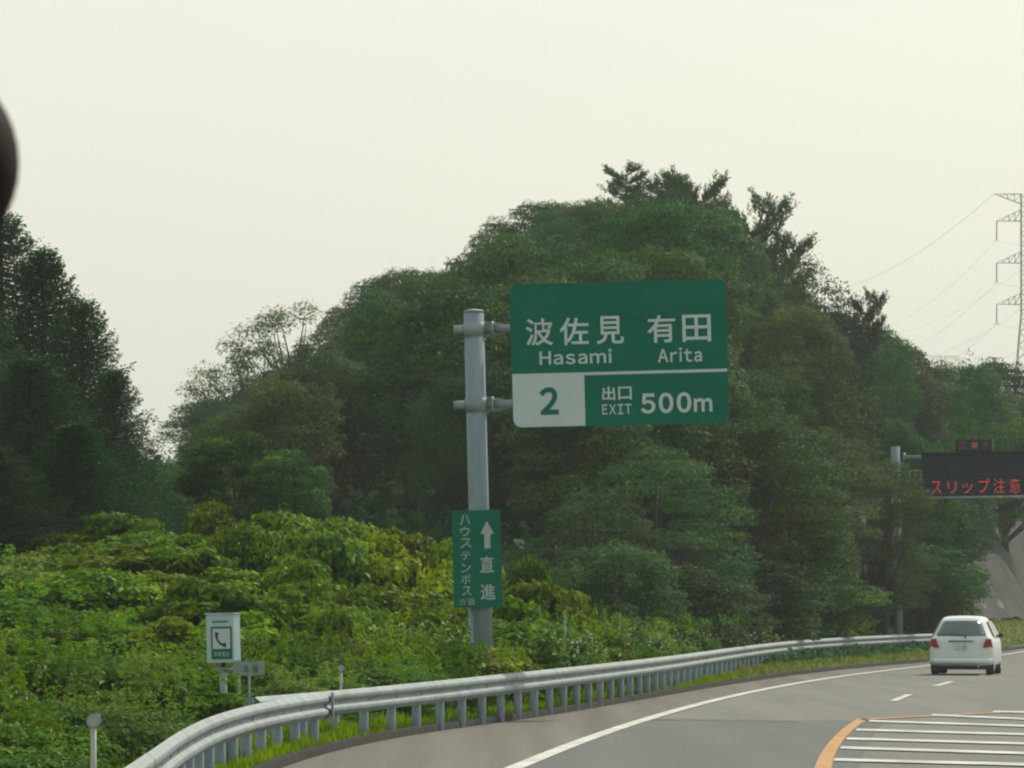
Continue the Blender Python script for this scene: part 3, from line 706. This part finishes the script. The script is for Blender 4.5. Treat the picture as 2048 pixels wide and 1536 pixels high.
protos = dict(
    broad=[broad_tree('crown', L['broad'], 8, 3.4, .7, 24, 1.25, 21000, .165) , broad_tree('crown', L['broad'], 7, 3.0, .6, 22, 1.05, 20000, .16),
           broad_tree('crown', L['broad'], 9, 3.3, .8, 30, 1.1, 22000, .16, .62)],
    olive=[broad_tree('crown', L['olive'], 7.5, 3.2, .6, 26, 1.0, 20000, .16, .62), broad_tree('crown', L['olive'], 8, 3.0, .7, 20, 1.25, 20000, .16)],
    cool=[broad_tree('crown', L['cool'], 8, 3.3, .6, 24, 1.15, 20000, .165, .65), broad_tree('crown', L['cool'], 7, 3.2, .5, 30, .9, 21000, .155, .58)],
    airy=[broad_tree('crown', L['olive'], 8, 2.6, 2.6, 19, .82, 6000, .14, .85, bark='bark', shell=.55, open_=.25), broad_tree('crown', L['broad'], 7.5, 2.5, 2.4, 21, .72, 5600, .14, .85, bark='bark', shell=.55, open_=.3)],
    feather=[broad_tree('crown', L['olive'], 6.5, 3.2, .4, 36, .85, 34000, .10, .45, .38), broad_tree('crown', L['broad'], 6, 3.0, .3, 34, .9, 34000, .10, .45, .38)],
    near=[broad_tree('crown', L['broad'], 4.2, 2.0, .3, 28, .62, 24000, .095, .6), broad_tree('crown', L['shrub'], 4.2, 2.0, .3, 26, .66, 24000, .095, .55)],
    tipped=[broad_tree('crown', L['tipped'], 4.2, 2.0, .3, 32, .58, 20000, .11, .6, shell=.85, open_=.1, young=.4)],
    pine=[pine_tree('crown', 9, 3.2), pine_tree('crown', 8.5, 3.6, 24, 34, 20, .06), pine_tree('crown', 8, 3.4, 20, 30, 22, .15, .45)],
    cedar=[cedar_tree('crown', 12, 4.0, L['cedar']), cedar_tree('crown', 11, 3.6, L['cedar'], 240)],
    bright=[bush_mesh('bush', L['bright'], 1.1, 1.8, 9, 5200, .13, .62, droop=.8), bush_mesh('bush', L['bright'], 1.05, 1.7, 7, 4800, .14, .62, droop=.8), bush_mesh('bush', L['bright'], 1.2, 1.6, 11, 5600, .125, .6, droop=.8)],
    shrub=[bush_mesh('shrub', L['shrub'], .85, 1.25, 9, 6500, .080, .5, 22), bush_mesh('shrub', L['shrub'], .9, 1.15, 11, 6500, .078, .5, 14), bush_mesh('shrub', L['shrub'], .8, 1.3, 8, 6000, .085, .5, 26, tint=.4)],
    lime=[bush_mesh('shrub', L['lime'], .8, 1.3, 8, 9000, .055, .3, 40, droop=-.5)],
)
TREE = {'broad': 8, 'olive': 7.5, 'cool': 8, 'airy': 8, 'feather': 6.5, 'near': 4.2, 'tipped': 4.2, 'pine': 9, 'cedar': 12}
def plant(kind, i, x, y, zb, hs, label, cat='tree', group=None, ws=None, rz=None, name=None):
    pr_ = protos[kind][i % len(protos[kind])]
    root = empty(name or {'pine': 'pine_tree', 'cedar': 'cedar_tree'}.get(kind, 'broadleaf_tree'), (x, y, zb), (0, 0, rng.uniform(0, 6.28) if rz is None else rz), (ws or hs, ws or hs, hs))
    tag(root, label, cat, group)
    link_mesh('crown', pr_[0], root); link_mesh('trunk', pr_[1], root)
    return root
def protoh(kind, i): return float(max(v.co.z for v in protos[kind][i % len(protos[kind])][0].vertices))
PH = {k: [float(np.percentile([v.co.z for v in pm[0].vertices], 99.7)) for pm in protos[k]] for k in TREE}
def tree_at(kind, i, u, vtop, Y, label, group=None, width=None, zb=None, rz=None):
    """a tree whose top stands at photo pixel (u, vtop) at distance Y, rooted in the ground there"""
    x = (u - 1024) * Y / F; zt = HC + (V0 - vtop) * Y / F
    if zb is None: zb = terr(x, Y) - .1
    h = max(2.0, zt - zb); i = i % len(protos[kind]); hs = h / PH[kind][i]
    return plant(kind, i, x, Y, zb, hs, label, 'tree', group, ws=width or hs, rz=rz)

# individually told trees -------------------------------------------------
for a in (
    ('pine', 0, 1252, 330, 300, 'tallest pine on the summit of the hill, its top a narrow upright spike', None, 1.05, None, 0.3),
    ('pine', 1, 1330, 352, 302, 'middle summit pine with ragged upturned twigs, between the spiky and the broad one', None, 1.15, None, 2.),
    ('pine', 0, 1375, 352, 298, 'summit pine squeezed between the ragged one and the broad one', None, 1.1, None, 5.),
    ('pine', 1, 1405, 345, 299, 'broad rounded summit pine above the right half of the green exit sign', None, 1.4, None, 4.),
    ('pine', 2, 1455, 385, 295, 'pine reaching long upturned branches to the right of the hill summit', None, 1.45, None, 0.),
    ('pine', 2, 1515, 462, 292, 'lower pine whose drooping limbs point right beyond the summit group', None, 1.25, None, .2),
    ('broad', 2, 1440, 432, 293, 'dark tree filling in under the right summit pines', None, .7, None, 1.),
    ('olive', 0, 1492, 498, 291, 'olive tree joining the right summit pines to the slope', None, .7, None, 1.),
    ('broad', 1, 1552, 560, 288, 'dark green tree below the drooping pine limbs on the right skyline', None, .7, None, 1.),
    ('airy', 0, 1580, 508, 285, 'airy rounded tree on the skyline with sky showing between its leaves', None, 1.1, None, 1.),
    ('pine', 2, 1705, 580, 270, 'small pine with a forked limb on the right skyline', None, .7, None, 0.),
    ('airy', 1, 1795, 675, 262, 'thin twiggy sapling on the right skyline', None, .5, None, 0.),
    ('airy', 0, 590, 606, 285, 'open-crowned tree on the left skyline, highest of the airy ones', None, 1.1, None, 0.),
    ('airy', 1, 505, 672, 283, 'airy tree on the left skyline with bare gaps under its crown', None, .9, None, 2.),
    ('airy', 0, 450, 730, 280, 'lowest airy tree stepping down the left skyline', None, .8, None, 3.),
    ('cool', 0, 428, 800, 278, 'rounded hazy tree at the far left foot of the hill', None, .8, None, 3.),
    ('airy', 1, 1945, 712, 245, 'pair of leafy sprays sticking up by the steel pylon', None, .5, None, 3.),
): tree_at(*a[:6], group=a[6], width=a[7], zb=a[8], rz=a[9])
# cedars on the left
for a in (
    ('cedar', 0, 2, 436, 150, 'tallest dark cedar at the left edge of the view', 1.05),
    ('cedar', 1, 88, 505, 146, 'dark cedar with drooping tips, second on the stepped left outline', .85),
    ('cedar', 0, 165, 605, 142, 'mid height dark cedar, third on the stepped left outline', .72),
    ('cedar', 1, 228, 745, 138, 'lowest cedar at the right end of the dark left group', .56),
    ('cedar', 1, -110, 470, 142, 'cedar cut off by the left edge of the view', 1.1),
    ('cedar', 0, 60, 720, 128, 'shorter dark cedar in front of the tall ones at far left', .9),
    ('cedar', 1, 150, 850, 125, 'low dark cedar standing just behind the bright bushes', .7),
    ('cedar', 0, -40, 880, 122, 'low cedar at the very left edge behind the bushes', .8),
): tree_at(a[0], a[1], a[2], a[3], a[4], a[5], width=a[6])
# middle distance
for a in (
    ('tipped', 0, 470, 868, 150, 'dark tree with bright yellow green tips standing behind the leafy bank', .95),
    ('tipped', 0, 405, 925, 150, 'left shoulder tree beside the bright tipped one behind the leafy bank', .5),
    ('tipped', 0, 575, 905, 148, 'small bright tipped tree at right of the group behind the leafy bank', .6),
    ('near', 0, 320, 985, 145, 'low dark tree filling the gap beside the cedars', .7),
    ('feather', 0, 1470, 830, 178, 'large feathery tree right of the exit sign, its crown level with the sign bottom', 1.3),
    ('feather', 1, 1310, 905, 156, 'feathery drooping tree below the right half of the exit sign', 1.05),
    ('feather', 0, 1610, 852, 200, 'wide feathery olive tree just left of the message gantry', .98),
    ('feather', 1, 1170, 1000, 142, 'low feathery tree between the direction sign and the large feathery tree', .8),
    ('feather', 0, 1748, 925, 206, 'feathery tree whose sprays reach across the gantry pole', .72),
    ('airy', 0, 1768, 922, 205.5, 'loose leafy tree whose crown hides the middle of the gantry pole', .56),
    ('cool', 1, 1868, 985, 233, 'dark green tree under the message board', .75),
    ('cool', 0, 1928, 995, 246, 'dark bushy tree overhanging the bare cut slope', .46),
    ('broad', 1, 1560, 940, 180, 'dark shaded tree low between the feathery ones', .75),
    ('near', 0, 1330, 1130, 148, 'low dark rounded tree behind the flowering hedge', 1.05),
    ('near', 0, 1500, 1120, 173, 'second low dark tree behind the hedge, right of the rounded one', 1.2),
    ('near', 0, 1420, 1160, 162, 'third low tree behind the hedge, squeezed between two darker ones', .95),
    ('near', 1, 1620, 1130, 190, 'low tree behind the hedge, left of the gantry pole', 1.25),
    ('near', 0, 1690, 1140, 214, 'low dark tree next to the foot of the gantry pole', 1.3),
    ('near', 0, 1835, 1090, 224, 'dark low tree right behind the gantry pole', 1.4),
    ('near', 0, 1230, 1090, 136, 'low green tree right of the bright bank of bushes', .95),
    ('broad', 1, 1812, 850, 229, 'dark tree rising behind the top arm of the message gantry', .65),
    ('cool', 0, 1868, 885, 238, 'dark tree behind the left end of the message board', .6),
    ('near', 1, 2010, 842, 300, 'pale leafy tree seen over the message board', 1.4),
): tree_at(a[0], a[1], a[2], a[3], a[4], a[5], width=a[6], zb=2.9 if a[2] == 1928 else None)

for k, (kd, i, u, vt, wd) in enumerate((('cool', 0, 1800, 800, .8), ('broad', 0, 1845, 835, .7), ('cool', 1, 1890, 820, .75), ('broad', 1, 1935, 850, .7), ('cool', 0, 1975, 815, .8), ('olive', 0, 2015, 860, .7), ('broad', 0, 2055, 830, .8), ('cool', 1, 2100, 850, .8))):
    Y = 236
    while KERB(Y) - (u - 1024) * Y / F < 9.6: Y += 3
    tree_at(kd, i, u, vt, Y, 'tree along the top of the cut slope behind the message board, ' + ['first','second','third','fourth','fifth','sixth','seventh','eighth'][k] + ' from the left', 'trees above the cut slope', width=wd)
for k, (u, vt) in enumerate(((1850, 990), (1900, 975), (1950, 985), (2000, 990), (2050, 985))):
    Y = 238
    while KERB(Y) - (u - 1024) * Y / F < 8.6: Y += 3
    tree_at('near', k, u, vt, Y, 'low dark bush hanging over the cut slope edge, ' + ['first','second','third','fourth','fifth'][k] + ' from the left', 'bushes on the cut slope edge', width=.9)

# forest on the hill: skyline row told apart, slope trees by zone ------------
names_ = ['broad', 'olive', 'cool']
ordn = ['first','second','third','fourth','fifth','sixth','seventh','eighth','ninth','tenth','eleventh','twelfth','thirteenth','fourteenth','fifteenth','sixteenth','seventeenth','eighteenth','nineteenth','twentieth',
 'twenty-first','twenty-second','twenty-third','twenty-fourth','twenty-fifth','twenty-sixth','twenty-seventh','twenty-eighth','twenty-ninth','thirtieth','thirty-first','thirty-second','thirty-third','thirty-fourth','thirty-fifth','thirty-sixth','thirty-seventh','thirty-eighth','thirty-ninth','fortieth']
us = np.arange(440, 2140, 62.)
for k, u in enumerate(us):
    kd = names_[int(rng.integers(0, 3))]; cn = {'broad': 'dark green', 'olive': 'olive green', 'cool': 'deep cool green'}[kd]
    Y = 296 - (0 if u < 1500 else (u - 1500) * .08)
    while KERB(Y) - (u - 1024) * Y / F < 11: Y += 4
    tree_at(kd, k, u, skyv(u) + rng.uniform(-8, 22), Y, f'{cn} rounded tree in the skyline row of the hill, {ordn[k]} from the left', 'skyline trees of the wooded hill', width=(.60 if u < 1450 else .82) * rng.uniform(.8, 1.2))
for k, u in enumerate(np.arange(1450, 2110, 56.)):
    kd = names_[int(rng.integers(0, 3))]; Y = 270
    while KERB(Y) - (u - 1024) * Y / F < 9.8: Y += 3
    tree_at(kd, k, u, skyv(u) + 42 + rng.uniform(-12, 16), Y, f'tree just below the right skyline of the hill, {ordn[k]} going down to the right', 'trees below the right skyline', width=.8)
y = 172.
nf = 0; row = 0
while y < 292:
    kk = 0
    sp_ = 3.9 + (y - 170) * .008; x = (250 - 1024) * y / F + rng.uniform(0, sp_)
    while x < KERB(y) - 5.5:
        u = 1024 + F * x / y; xx, yy_ = x + rng.normal(0, .8), y + rng.normal(0, 1.5); u = 1024 + F * xx / yy_
        zb = terr(xx, yy_) - .2; sc_ = F / yy_
        if KERB(yy_) - xx > (5.5 if yy_ < 240 else 12.0) and (y > 205 or u < 1900) and not (u < 430 and y > 180 and skyv(u) > 850):
            kd = names_[int(rng.choice([0, 0, 1, 1, 2]))]; i = int(rng.integers(0, 3)) % len(protos[kd])
            h = rng.uniform(5.2, 7.8); vt = V0 - (zb + h - HC) * sc_
            lim = max(skyv(u), skyv(u - 60), skyv(u + 60)) + 12
            if vt < lim: h -= (lim - vt) / sc_
            if h > 3:
                zone = ('left of the sign pole' if u < 920 else 'behind the exit sign' if u < 1460 else 'right of the exit sign')
                lev = ('upper slope' if y > 250 else 'middle slope' if y > 210 else 'foot')
                cn = {'broad': 'dark green', 'olive': 'olive green', 'cool': 'cool green'}[kd]
                plant(kd, i, xx, yy_, zb, h / PH[kd][i], f'{cn} forest tree, {ordn[row]} row up the wooded hill, {ordn[kk]} from the left', 'tree', f'forest trees on the {lev} of the hill, {zone}', ws=h / PH[kd][i] * rng.uniform(.72, 1.05))
                nf += 1; kk += 1
        x += sp_ * rng.uniform(.8, 1.25)
    y += 8.5; row += 1
print('forest trees', nf)

# bright leafy bank -----------------------------------------------------------
OUT = np.array([(-150,1120),(0,1090),(110,1042),(200,1030),(300,1042),(400,1012),(500,990),(640,1003),(760,1028),(900,1020),(1010,1065),(1080,1110),(1170,1175),(1230,1225)], float)
def outv(u): return float(np.interp(u, OUT[:, 0], OUT[:, 1]))
for row, (Y, dv, u0, u1, du, word) in enumerate(((121, 0, 90, 1060, 118, 'top'), (114, 52, -20, 1110, 132, 'second'), (108, 105, 180, 1160, 140, 'third'), (102, 155, 260, 1190, 150, 'fourth'), (97, 205, 330, 1180, 160, 'lowest'))):
    u = u0; k = 0
    while u < u1:
        uu = u + rng.uniform(-15, 15); x = (uu - 1024) * Y / F; yy_ = Y + rng.uniform(-1.5, 1.5)
        vt = outv(uu) + dv + rng.uniform(-26, 22); vt = min(vt, 1262); zt_ = HC + (V0 - vt) * yy_ / F
        zb = min(terr(x, yy_) - .1, zt_ - 1.0)
        h = zt_ - zb; pm = protos['bright'][int(rng.integers(0, 3))]
        x = min(x, float(RAILA(yy_)) - 1.6)
        o = link_mesh('bush', pm); o.location = (x, yy_, zb); o.rotation_euler = (0, 0, rng.uniform(0, 6.28)); sc_ = rng.uniform(.75, 1.25); o.scale = (sc_, sc_, h / 1.75)
        tag(o, f'bright broad-leaved bush on the leafy bank, {word} row, {ordn[k]} from the left', 'bush', 'bright bushes on the leafy bank')
        u += du; k += 1

# darker greener bushes at the far left of the bank
for k, (u, vt, Y) in enumerate(((-30,1130,116),(50,1115,112),(40,1180,104),(150,1150,108),(-20,1230,98),(90,1235,97),(210,1235,98),(300,1215,101),(20,1290,88),(140,1300,88),(250,1280,90))):
    x = (u - 1024) * Y / F; zb = terr(x, Y) - .1; zt_ = HC + (V0 - vt) * Y / F; h = max(1., zt_ - zb)
    o = link_mesh('bush', protos['shrub'][k % 3]); o.location = (x, Y, zb); o.rotation_euler = (0, 0, k); o.scale = (1.75, 1.75, h / 1.3)
    tag(o, f'mid green bush at the left end of the bank, {ordn[k]} of its group', 'bush', 'mid green bushes at the left end of the bank')

# shrubs right behind the guardrail -------------------------------------------
marks = [(187, 'nearest delineator'), (448, 'phone sign'), (682, 'middle delineator'), (968, 'sign pole'), (1358, 'slim delineator'), (1797, 'gantry pole')]
cnt = {}
LY = [(-60,1330,66),(20,1345,60),(90,1300,72),(60,1400,52),(150,1370,58),(0,1430,47),(215,1310,74),(240,1385,62),(300,1340,70),(330,1305,80),(330,1400,63),(390,1350,74),(395,1300,84),(90,1460,44),
      (455,1340,84),(520,1310,84),(560,1340,80),(600,1300,88),(640,1340,82),(690,1290,90),(735,1320,86),(790,1290,90),(840,1310,88),(900,1275,93),(880,1330,86),(930,1310,91),(1000,1300,97),
      (560,1275,92),(650,1265,94),(470,1270,92),(750,1262,97),(850,1258,97)]
LIME = [(1040,1258,101),(1075,1262,101),(1215,1268,115),(1400,1262,146),(1700,1232,207),(140,1440,47),(830,1345,86),(1010,1275,99)]
HEDGE = [(u, 1243 + 8 * math.sin(u * .05), F / np.interp(u, [1100, 1400, 1563, 1726, 1800], [110, 79, 65, 56, 52])) for u in range(1110, 1790, 30)]
for kind_, lst in (('shrub', LY), ('lime', LIME), ('hedge', HEDGE)):
    for j, (u, vt, Y) in enumerate(lst):
        x = (u - 1024) * Y / F
        fx = float(RAILA(Y)) if Y > 68 else float(RAILB(Y))
        x = min(x, fx - 1.0); zb = terr(x, Y) - .05; zt_ = HC + (V0 - vt) * Y / F; h = max(.8, zt_ - zb)
        pk = 'lime' if kind_ == 'lime' else 'shrub'; pm = protos[pk][j % len(protos[pk])]
        o = link_mesh('shrub', pm); o.location = (x, Y, zb); o.rotation_euler = (0, 0, rng.uniform(0, 6.28)); o.scale = (.9, .9, h / (1.55 if kind_ == 'lime' else 1.3))
        best = max([m_ for m_ in marks if m_[0] <= u], default=(0, 'left border')); key = (kind_, best[1]); cnt[key] = cnt.get(key, 0) + 1
        nm = {'shrub': 'leafy green shrub', 'lime': 'feathery lime green shrub', 'hedge': 'low hedge shrub'}[kind_]
        tag(o, f'{nm} behind the guardrail, {ordn[cnt[key]-1]} to the right of the {best[1]}', 'shrub', {'shrub': 'shrubs behind the guardrail', 'lime': 'lime green shrubs behind the guardrail', 'hedge': 'hedge shrubs along the guardrail'}[kind_])

# pale flower clusters scattered over the hedge: nobody could count them
C = []; 
for (u, vt, Y) in HEDGE + LY[:8] + [(770,1225,100),(820,1222,100),(870,1225,99),(1130,1255,105),(1160,1262,106)]:
    for k in range(42):
        a = rng.uniform(0, 6.28); q = math.sqrt(rng.random()) * .85; x = min((u - 1024) * Y / F, float(RAILA(max(Y, 68))) - .75) + math.cos(a) * q; zt_ = HC + (V0 - vt) * Y / F
        C.append((x, Y - abs(math.sin(a)) * q * .8, zt_ - .12 - .45 * q * q - rng.random() * .3))
C = np.array(C); tag(link_mesh('flower_clusters', leafmesh('flower_clusters', C, rng.normal(size=C.shape), rng.uniform(.03, .085, len(C)), rng.uniform(0, 1, len(C)), L['flower'], .9)), 'small cream and pink flower clusters over the hedge and roadside shrubs', 'flowers', kind='stuff')

# undergrowth and grass ----------------------------------------------------------
n = 34000; C = np.empty((n, 3)); k = 0
while k < n:
    y = 38 + 175 * rng.random() ** 1.5; x = KERB(y) - 1.3 - 22 * rng.random() ** 1.6
    C[k] = (x, y, terr(x, y) + abs(rng.normal(0, .13))); k += 1
N = rng.normal(0, .5, (n, 3)); N[:, 2] += .8
tag(link_mesh('undergrowth', leafmesh('undergrowth', C, N, rng.uniform(.08, .2, n) * (1 + C[:, 1] / 200), rng.normal(.4, .2, n), L['broad'], .6)), 'low leafy undergrowth covering the bank', 'undergrowth', kind='stuff')
n = 45000; C = np.empty((n, 3)); k = 0
while k < n:
    y = rng.uniform(128, 345); x = KERB(y) - (3 if y < 235 else 10) - 60 * rng.random() ** 1.3
    C[k] = (x, y, terr(x, y) + abs(rng.normal(0, .5))); k += 1
N = rng.normal(0, .6, (n, 3)); N[:, 2] += .7
tag(link_mesh('hill_undergrowth', leafmesh('hill_undergrowth', C, N, rng.uniform(.3, .75, n), rng.normal(.35, .2, n), L['broad'], .6)), 'leafy undergrowth between the trees of the hill', 'undergrowth', kind='stuff')
def blades(name, n, yr, drange, hr, label, wscale=1.):
    Cb = []; 
    y = yr[0] + (yr[1] - yr[0]) * rng.random(n) ** 1.25; d = drange[0] + (drange[1] - drange[0]) * rng.random(n)
    x = np.array([KERB(a) for a in y]) - d; z = np.array([terr(a, b) for a, b in zip(x, y)])
    cl = .55 + .45 * np.sin(x * 3.1 + y * 1.3) * np.sin(y * .9 - x * 2)
    h = rng.uniform(hr[0], hr[1], n) * (.55 + .6 * cl + 1.1 * np.clip(np.sin(x * 1.7 + y * .61) * np.sin(y * .37 + 1) - .45, 0, 1)); A = np.stack([rng.normal(0, .35, n), rng.normal(0, .35, n), np.ones(n)], 1)
    C = np.stack([x, y, z + h * .42], 1); N = rng.normal(size=(n, 3))
    return tag(link_mesh(name, leafmesh(name, C, N, h, .4 + rng.normal(0, .22, n) + .35 * cl, L['grass'], .10 * wscale, extra=A)), label, 'grass', kind='stuff')
blades('verge_grass', 150000, (34, 140), (.14, 2.4), (.07, .19), 'short uneven grass on the verge under the guardrail', 1.1)
blades('far_verge_grass', 30000, (135, 300), (.14, 3.2), (.08, .20), 'tufted grass along the kerb towards the white car and beyond', 1.6)

# ------------------------------------------------------------------ far ridge and far trees
V = []; xs = np.arange(-260, 60, 4.); ysr = np.arange(880, 1100, 12.)
def ridge(x, y): return (24 + 5 * math.sin(x * .021 + 1) + 3 * math.sin(x * .06)) * math.sin(math.pi * min(1, max(0, (y - 870) / 240))) * sm((x + 260) / 60)
for y in ysr:
    for x in xs: V.append((x, y, ridge(x, y) + rng.normal(0, 1.2) - 1))
k = len(xs)
tag(MB().add(V, [(i*k+j, i*k+j+1, (i+1)*k+j+1, (i+1)*k+j) for i in range(len(ysr)-1) for j in range(k-1)], True).build('distant_ridge', M['farhill']), kind='structure')
n = 26000; x = rng.uniform(-130, 0, n); y = rng.uniform(880, 1000, n); C = np.stack([x, y, [ridge(a, b) + abs(rng.normal(0, 1.3)) for a, b in zip(x, y)]], 1)
N = rng.normal(0, .6, (n, 3)); N[:, 2] += .5
tag(link_mesh('distant_wood', leafmesh('distant_wood', C, N, rng.uniform(.8, 2., n), rng.normal(.4, .2, n), L['broad'], .7)), 'hazy blue green wood on the distant ridge between cedars and hill', 'wood', kind='stuff')
for k, (u, v, Y) in enumerate(((300,915,420),(335,925,400),(375,950,380),(330,960,360),(420,900,390),(280,930,380))):
    tree_at('cool', k, u, v, Y, f'hazy tree in the gap between the cedars and the hill, {ordn[k]} of the group', 'hazy trees in the gap', width=1.0, zb=0)

# ------------------------------------------------------------------ steel pylons and wires
def pylon(u, Y, vt, label, detail=True):
    s = F / Y; x0 = (u - 1024) / s; zt = HC + (V0 - vt) / s
    root = empty('steel_pylon', (x0, Y, 0)); tag(root, label, 'pylon')
    bw = lambda z: .85 if z > zt - 21 else .85 + (zt - 21 - z) * .085
    legs = MB(); R_ = .085
    zs = [0, zt * .25, zt * .45, zt - 30, zt - 21, zt]
    zs = sorted(set(max(0, z) for z in zs))
    for sx in (-1, 1):
        for sy in (-1, 1):
            MB().tube([(sx * bw(z), sy * bw(z), z) for z in zs], R_, 5, smooth=False).build('leg', M['steelgrey'], root)
    br = MB(); z = 0
    while z < zt - .5:
        st_ = max(1.7, bw(z) * 1.7); z2 = min(zt, z + st_)
        for sy in (-1, 1):
            for a in (-1, 1):
                br.tube([(a * bw(z), sy * bw(z), z), (-a * bw(z2), sy * bw(z2), z2)], .05, 4, cap=False, smooth=False)
                br.tube([(sy * bw(z), a * bw(z), z), (sy * bw(z2), -a * bw(z2), z2)], .05, 4, cap=False, smooth=False)
        z = z2
    o = br.build('bracing', M['steelgrey'], root)
    k_ = F / 1000.
    for i, (dz, ln, flat_top) in enumerate(((0, 5.6, True), (4.4 + .0, 5.1, False), (11.7, 5.1, False), (18.9, 5.1, False))):
        for sx in (-1, 1):
            a = MB(); zz = zt - dz
            if flat_top: tip, lo, hi = zz, zz - 1.7, zz
            else: tip, lo, hi = zz - .3, zz - .3, zz + 1.7
            for sy in (-.85, .85):
                a.tube([(sx * .85, sy, hi), (sx * ln, 0, tip)], .055, 4, smooth=False); a.tube([(sx * .85, sy, lo), (sx * ln, 0, tip)], .06, 4, smooth=False)
                for q in (.25, .5, .75):
                    xa = sx * (.85 + (ln - .85) * q); za = hi + (tip - hi) * q; zb_ = lo + (tip - lo) * q
                    a.tube([(xa, sy * (1 - q), za), (xa, sy * (1 - q), zb_)], .045, 4, smooth=False)
                    q2 = q - .25; a.tube([(xa, sy * (1 - q), zb_), (sx * (.85 + (ln - .85) * q2), sy * (1 - q2), hi + (tip - hi) * q2)], .045, 4, smooth=False)
            a.build('cross_arm', M['steelgrey'], root)
            if not flat_top:
                ins = MB()
                ins.tube([(sx * ln, 0, tip), (sx * ln, 0, tip - 3.2)], .11, 6); ins.tube([(sx * ln - .35, 0, tip - 3.5), (sx * ln, 0, tip - 3.1), (sx * ln + .35, 0, tip - 3.5)], .07, 4)
                ins.build('insulator_string', M['steelgrey'], root)
    return x0, zt
px, pz = pylon(2052, 1000, 388, 'tall lattice power pylon cut by the right edge of the view')
p2x, p2z = pylon(1886, 2000, 712, 'tiny distant lattice pylon just above the tree line left of the big one')
def wire(a, b, sag, label, r=.019):
    a, b = Vector(a), Vector(b); pts = []
    for t in np.linspace(0, 1, 26):
        p = a.lerp(b, t); p.z -= sag * 4 * t * (1 - t); pts.append(p - a)
    o = MB().tube(pts, r, 4, smooth=False).build('power_line', M['wire']); o.location = a; tag(o, label, 'power line', 'power lines hanging from the pylon'); return o
nm = ['top', 'middle', 'lowest']
for i, dz in enumerate((4.7, 12.0, 19.2)):
    for sx, sd in ((-1, 'left'), (1, 'right')):
        z = pz - dz - 3.4
        e_ = P(1640 + (34 if sx > 0 else 0), 664 + 55 * i, 1500)
        wire((px + sx * 5.1, 1000, z), e_, 6.6, f'{nm[i]} power line sagging down left from the {sd} arms of the pylon')
        wire((px + sx * 5.1, 1000, z), (px + sx * 5.1 + 75, 640, z - 10), 9, f'{nm[i]} power line leaving the {sd} arms of the pylon to the right')
wire((px - 5.6, 1000, pz), P(1560, 585, 1500), 6, 'thin earth wire from the top arm of the pylon', .03)

# ------------------------------------------------------------------ headrest at the left edge, close to the camera
hr = empty('headrest', (-.1000, .95, HC + .0731)); tag(hr, 'dark out-of-focus headrest edge intruding at the left of the view', 'headrest')
V = []; nA, nB = 20, 32
for i in range(nA + 1):
    th = math.pi * i / nA
    for j in range(nB):
        ph = 2 * math.pi * j / nB; ex = .8
        cx_, sx_ = math.cos(ph), math.sin(ph)
        V.append((.0186 * math.sin(th) * cx_, .022 * math.sin(th) * sx_, .0182 * math.cos(th)))
fc = [(i*nB+j, (i+1)*nB+j, (i+1)*nB+(j+1) % nB, i*nB+(j+1) % nB) for i in range(nA) for j in range(nB)]
MB().add(V, fc, True).build('cushion', M['dark'], hr)
MB().tube([(-.006, 0, -.045), (-.006, 0, -.012)], .0035, 12).build('stalk', M['dark'], hr)

# ------------------------------------------------------------------ haze
hz = MB().box((0, 1165, 49), (4900, 2490, 100.6)).build('haze', bpy.data.materials.new('haze_air')); tag(hz, kind='stuff')
hm = hz.data.materials[0]; hm.use_nodes = True; t = hm.node_tree
t.nodes.remove(t.nodes['Principled BSDF']); pv = t.nodes.new('ShaderNodeVolumePrincipled'); pv.inputs['Density'].default_value = HAZE
pv.inputs['Color'].default_value = (.90, .95, 1, 1); pv.inputs['Anisotropy'].default_value = 0.0
t.links.new(pv.outputs[0], t.nodes['Material Output'].inputs['Volume'])
print('tris', sum(len(m.polygons) * 2 for m in bpy.data.meshes))
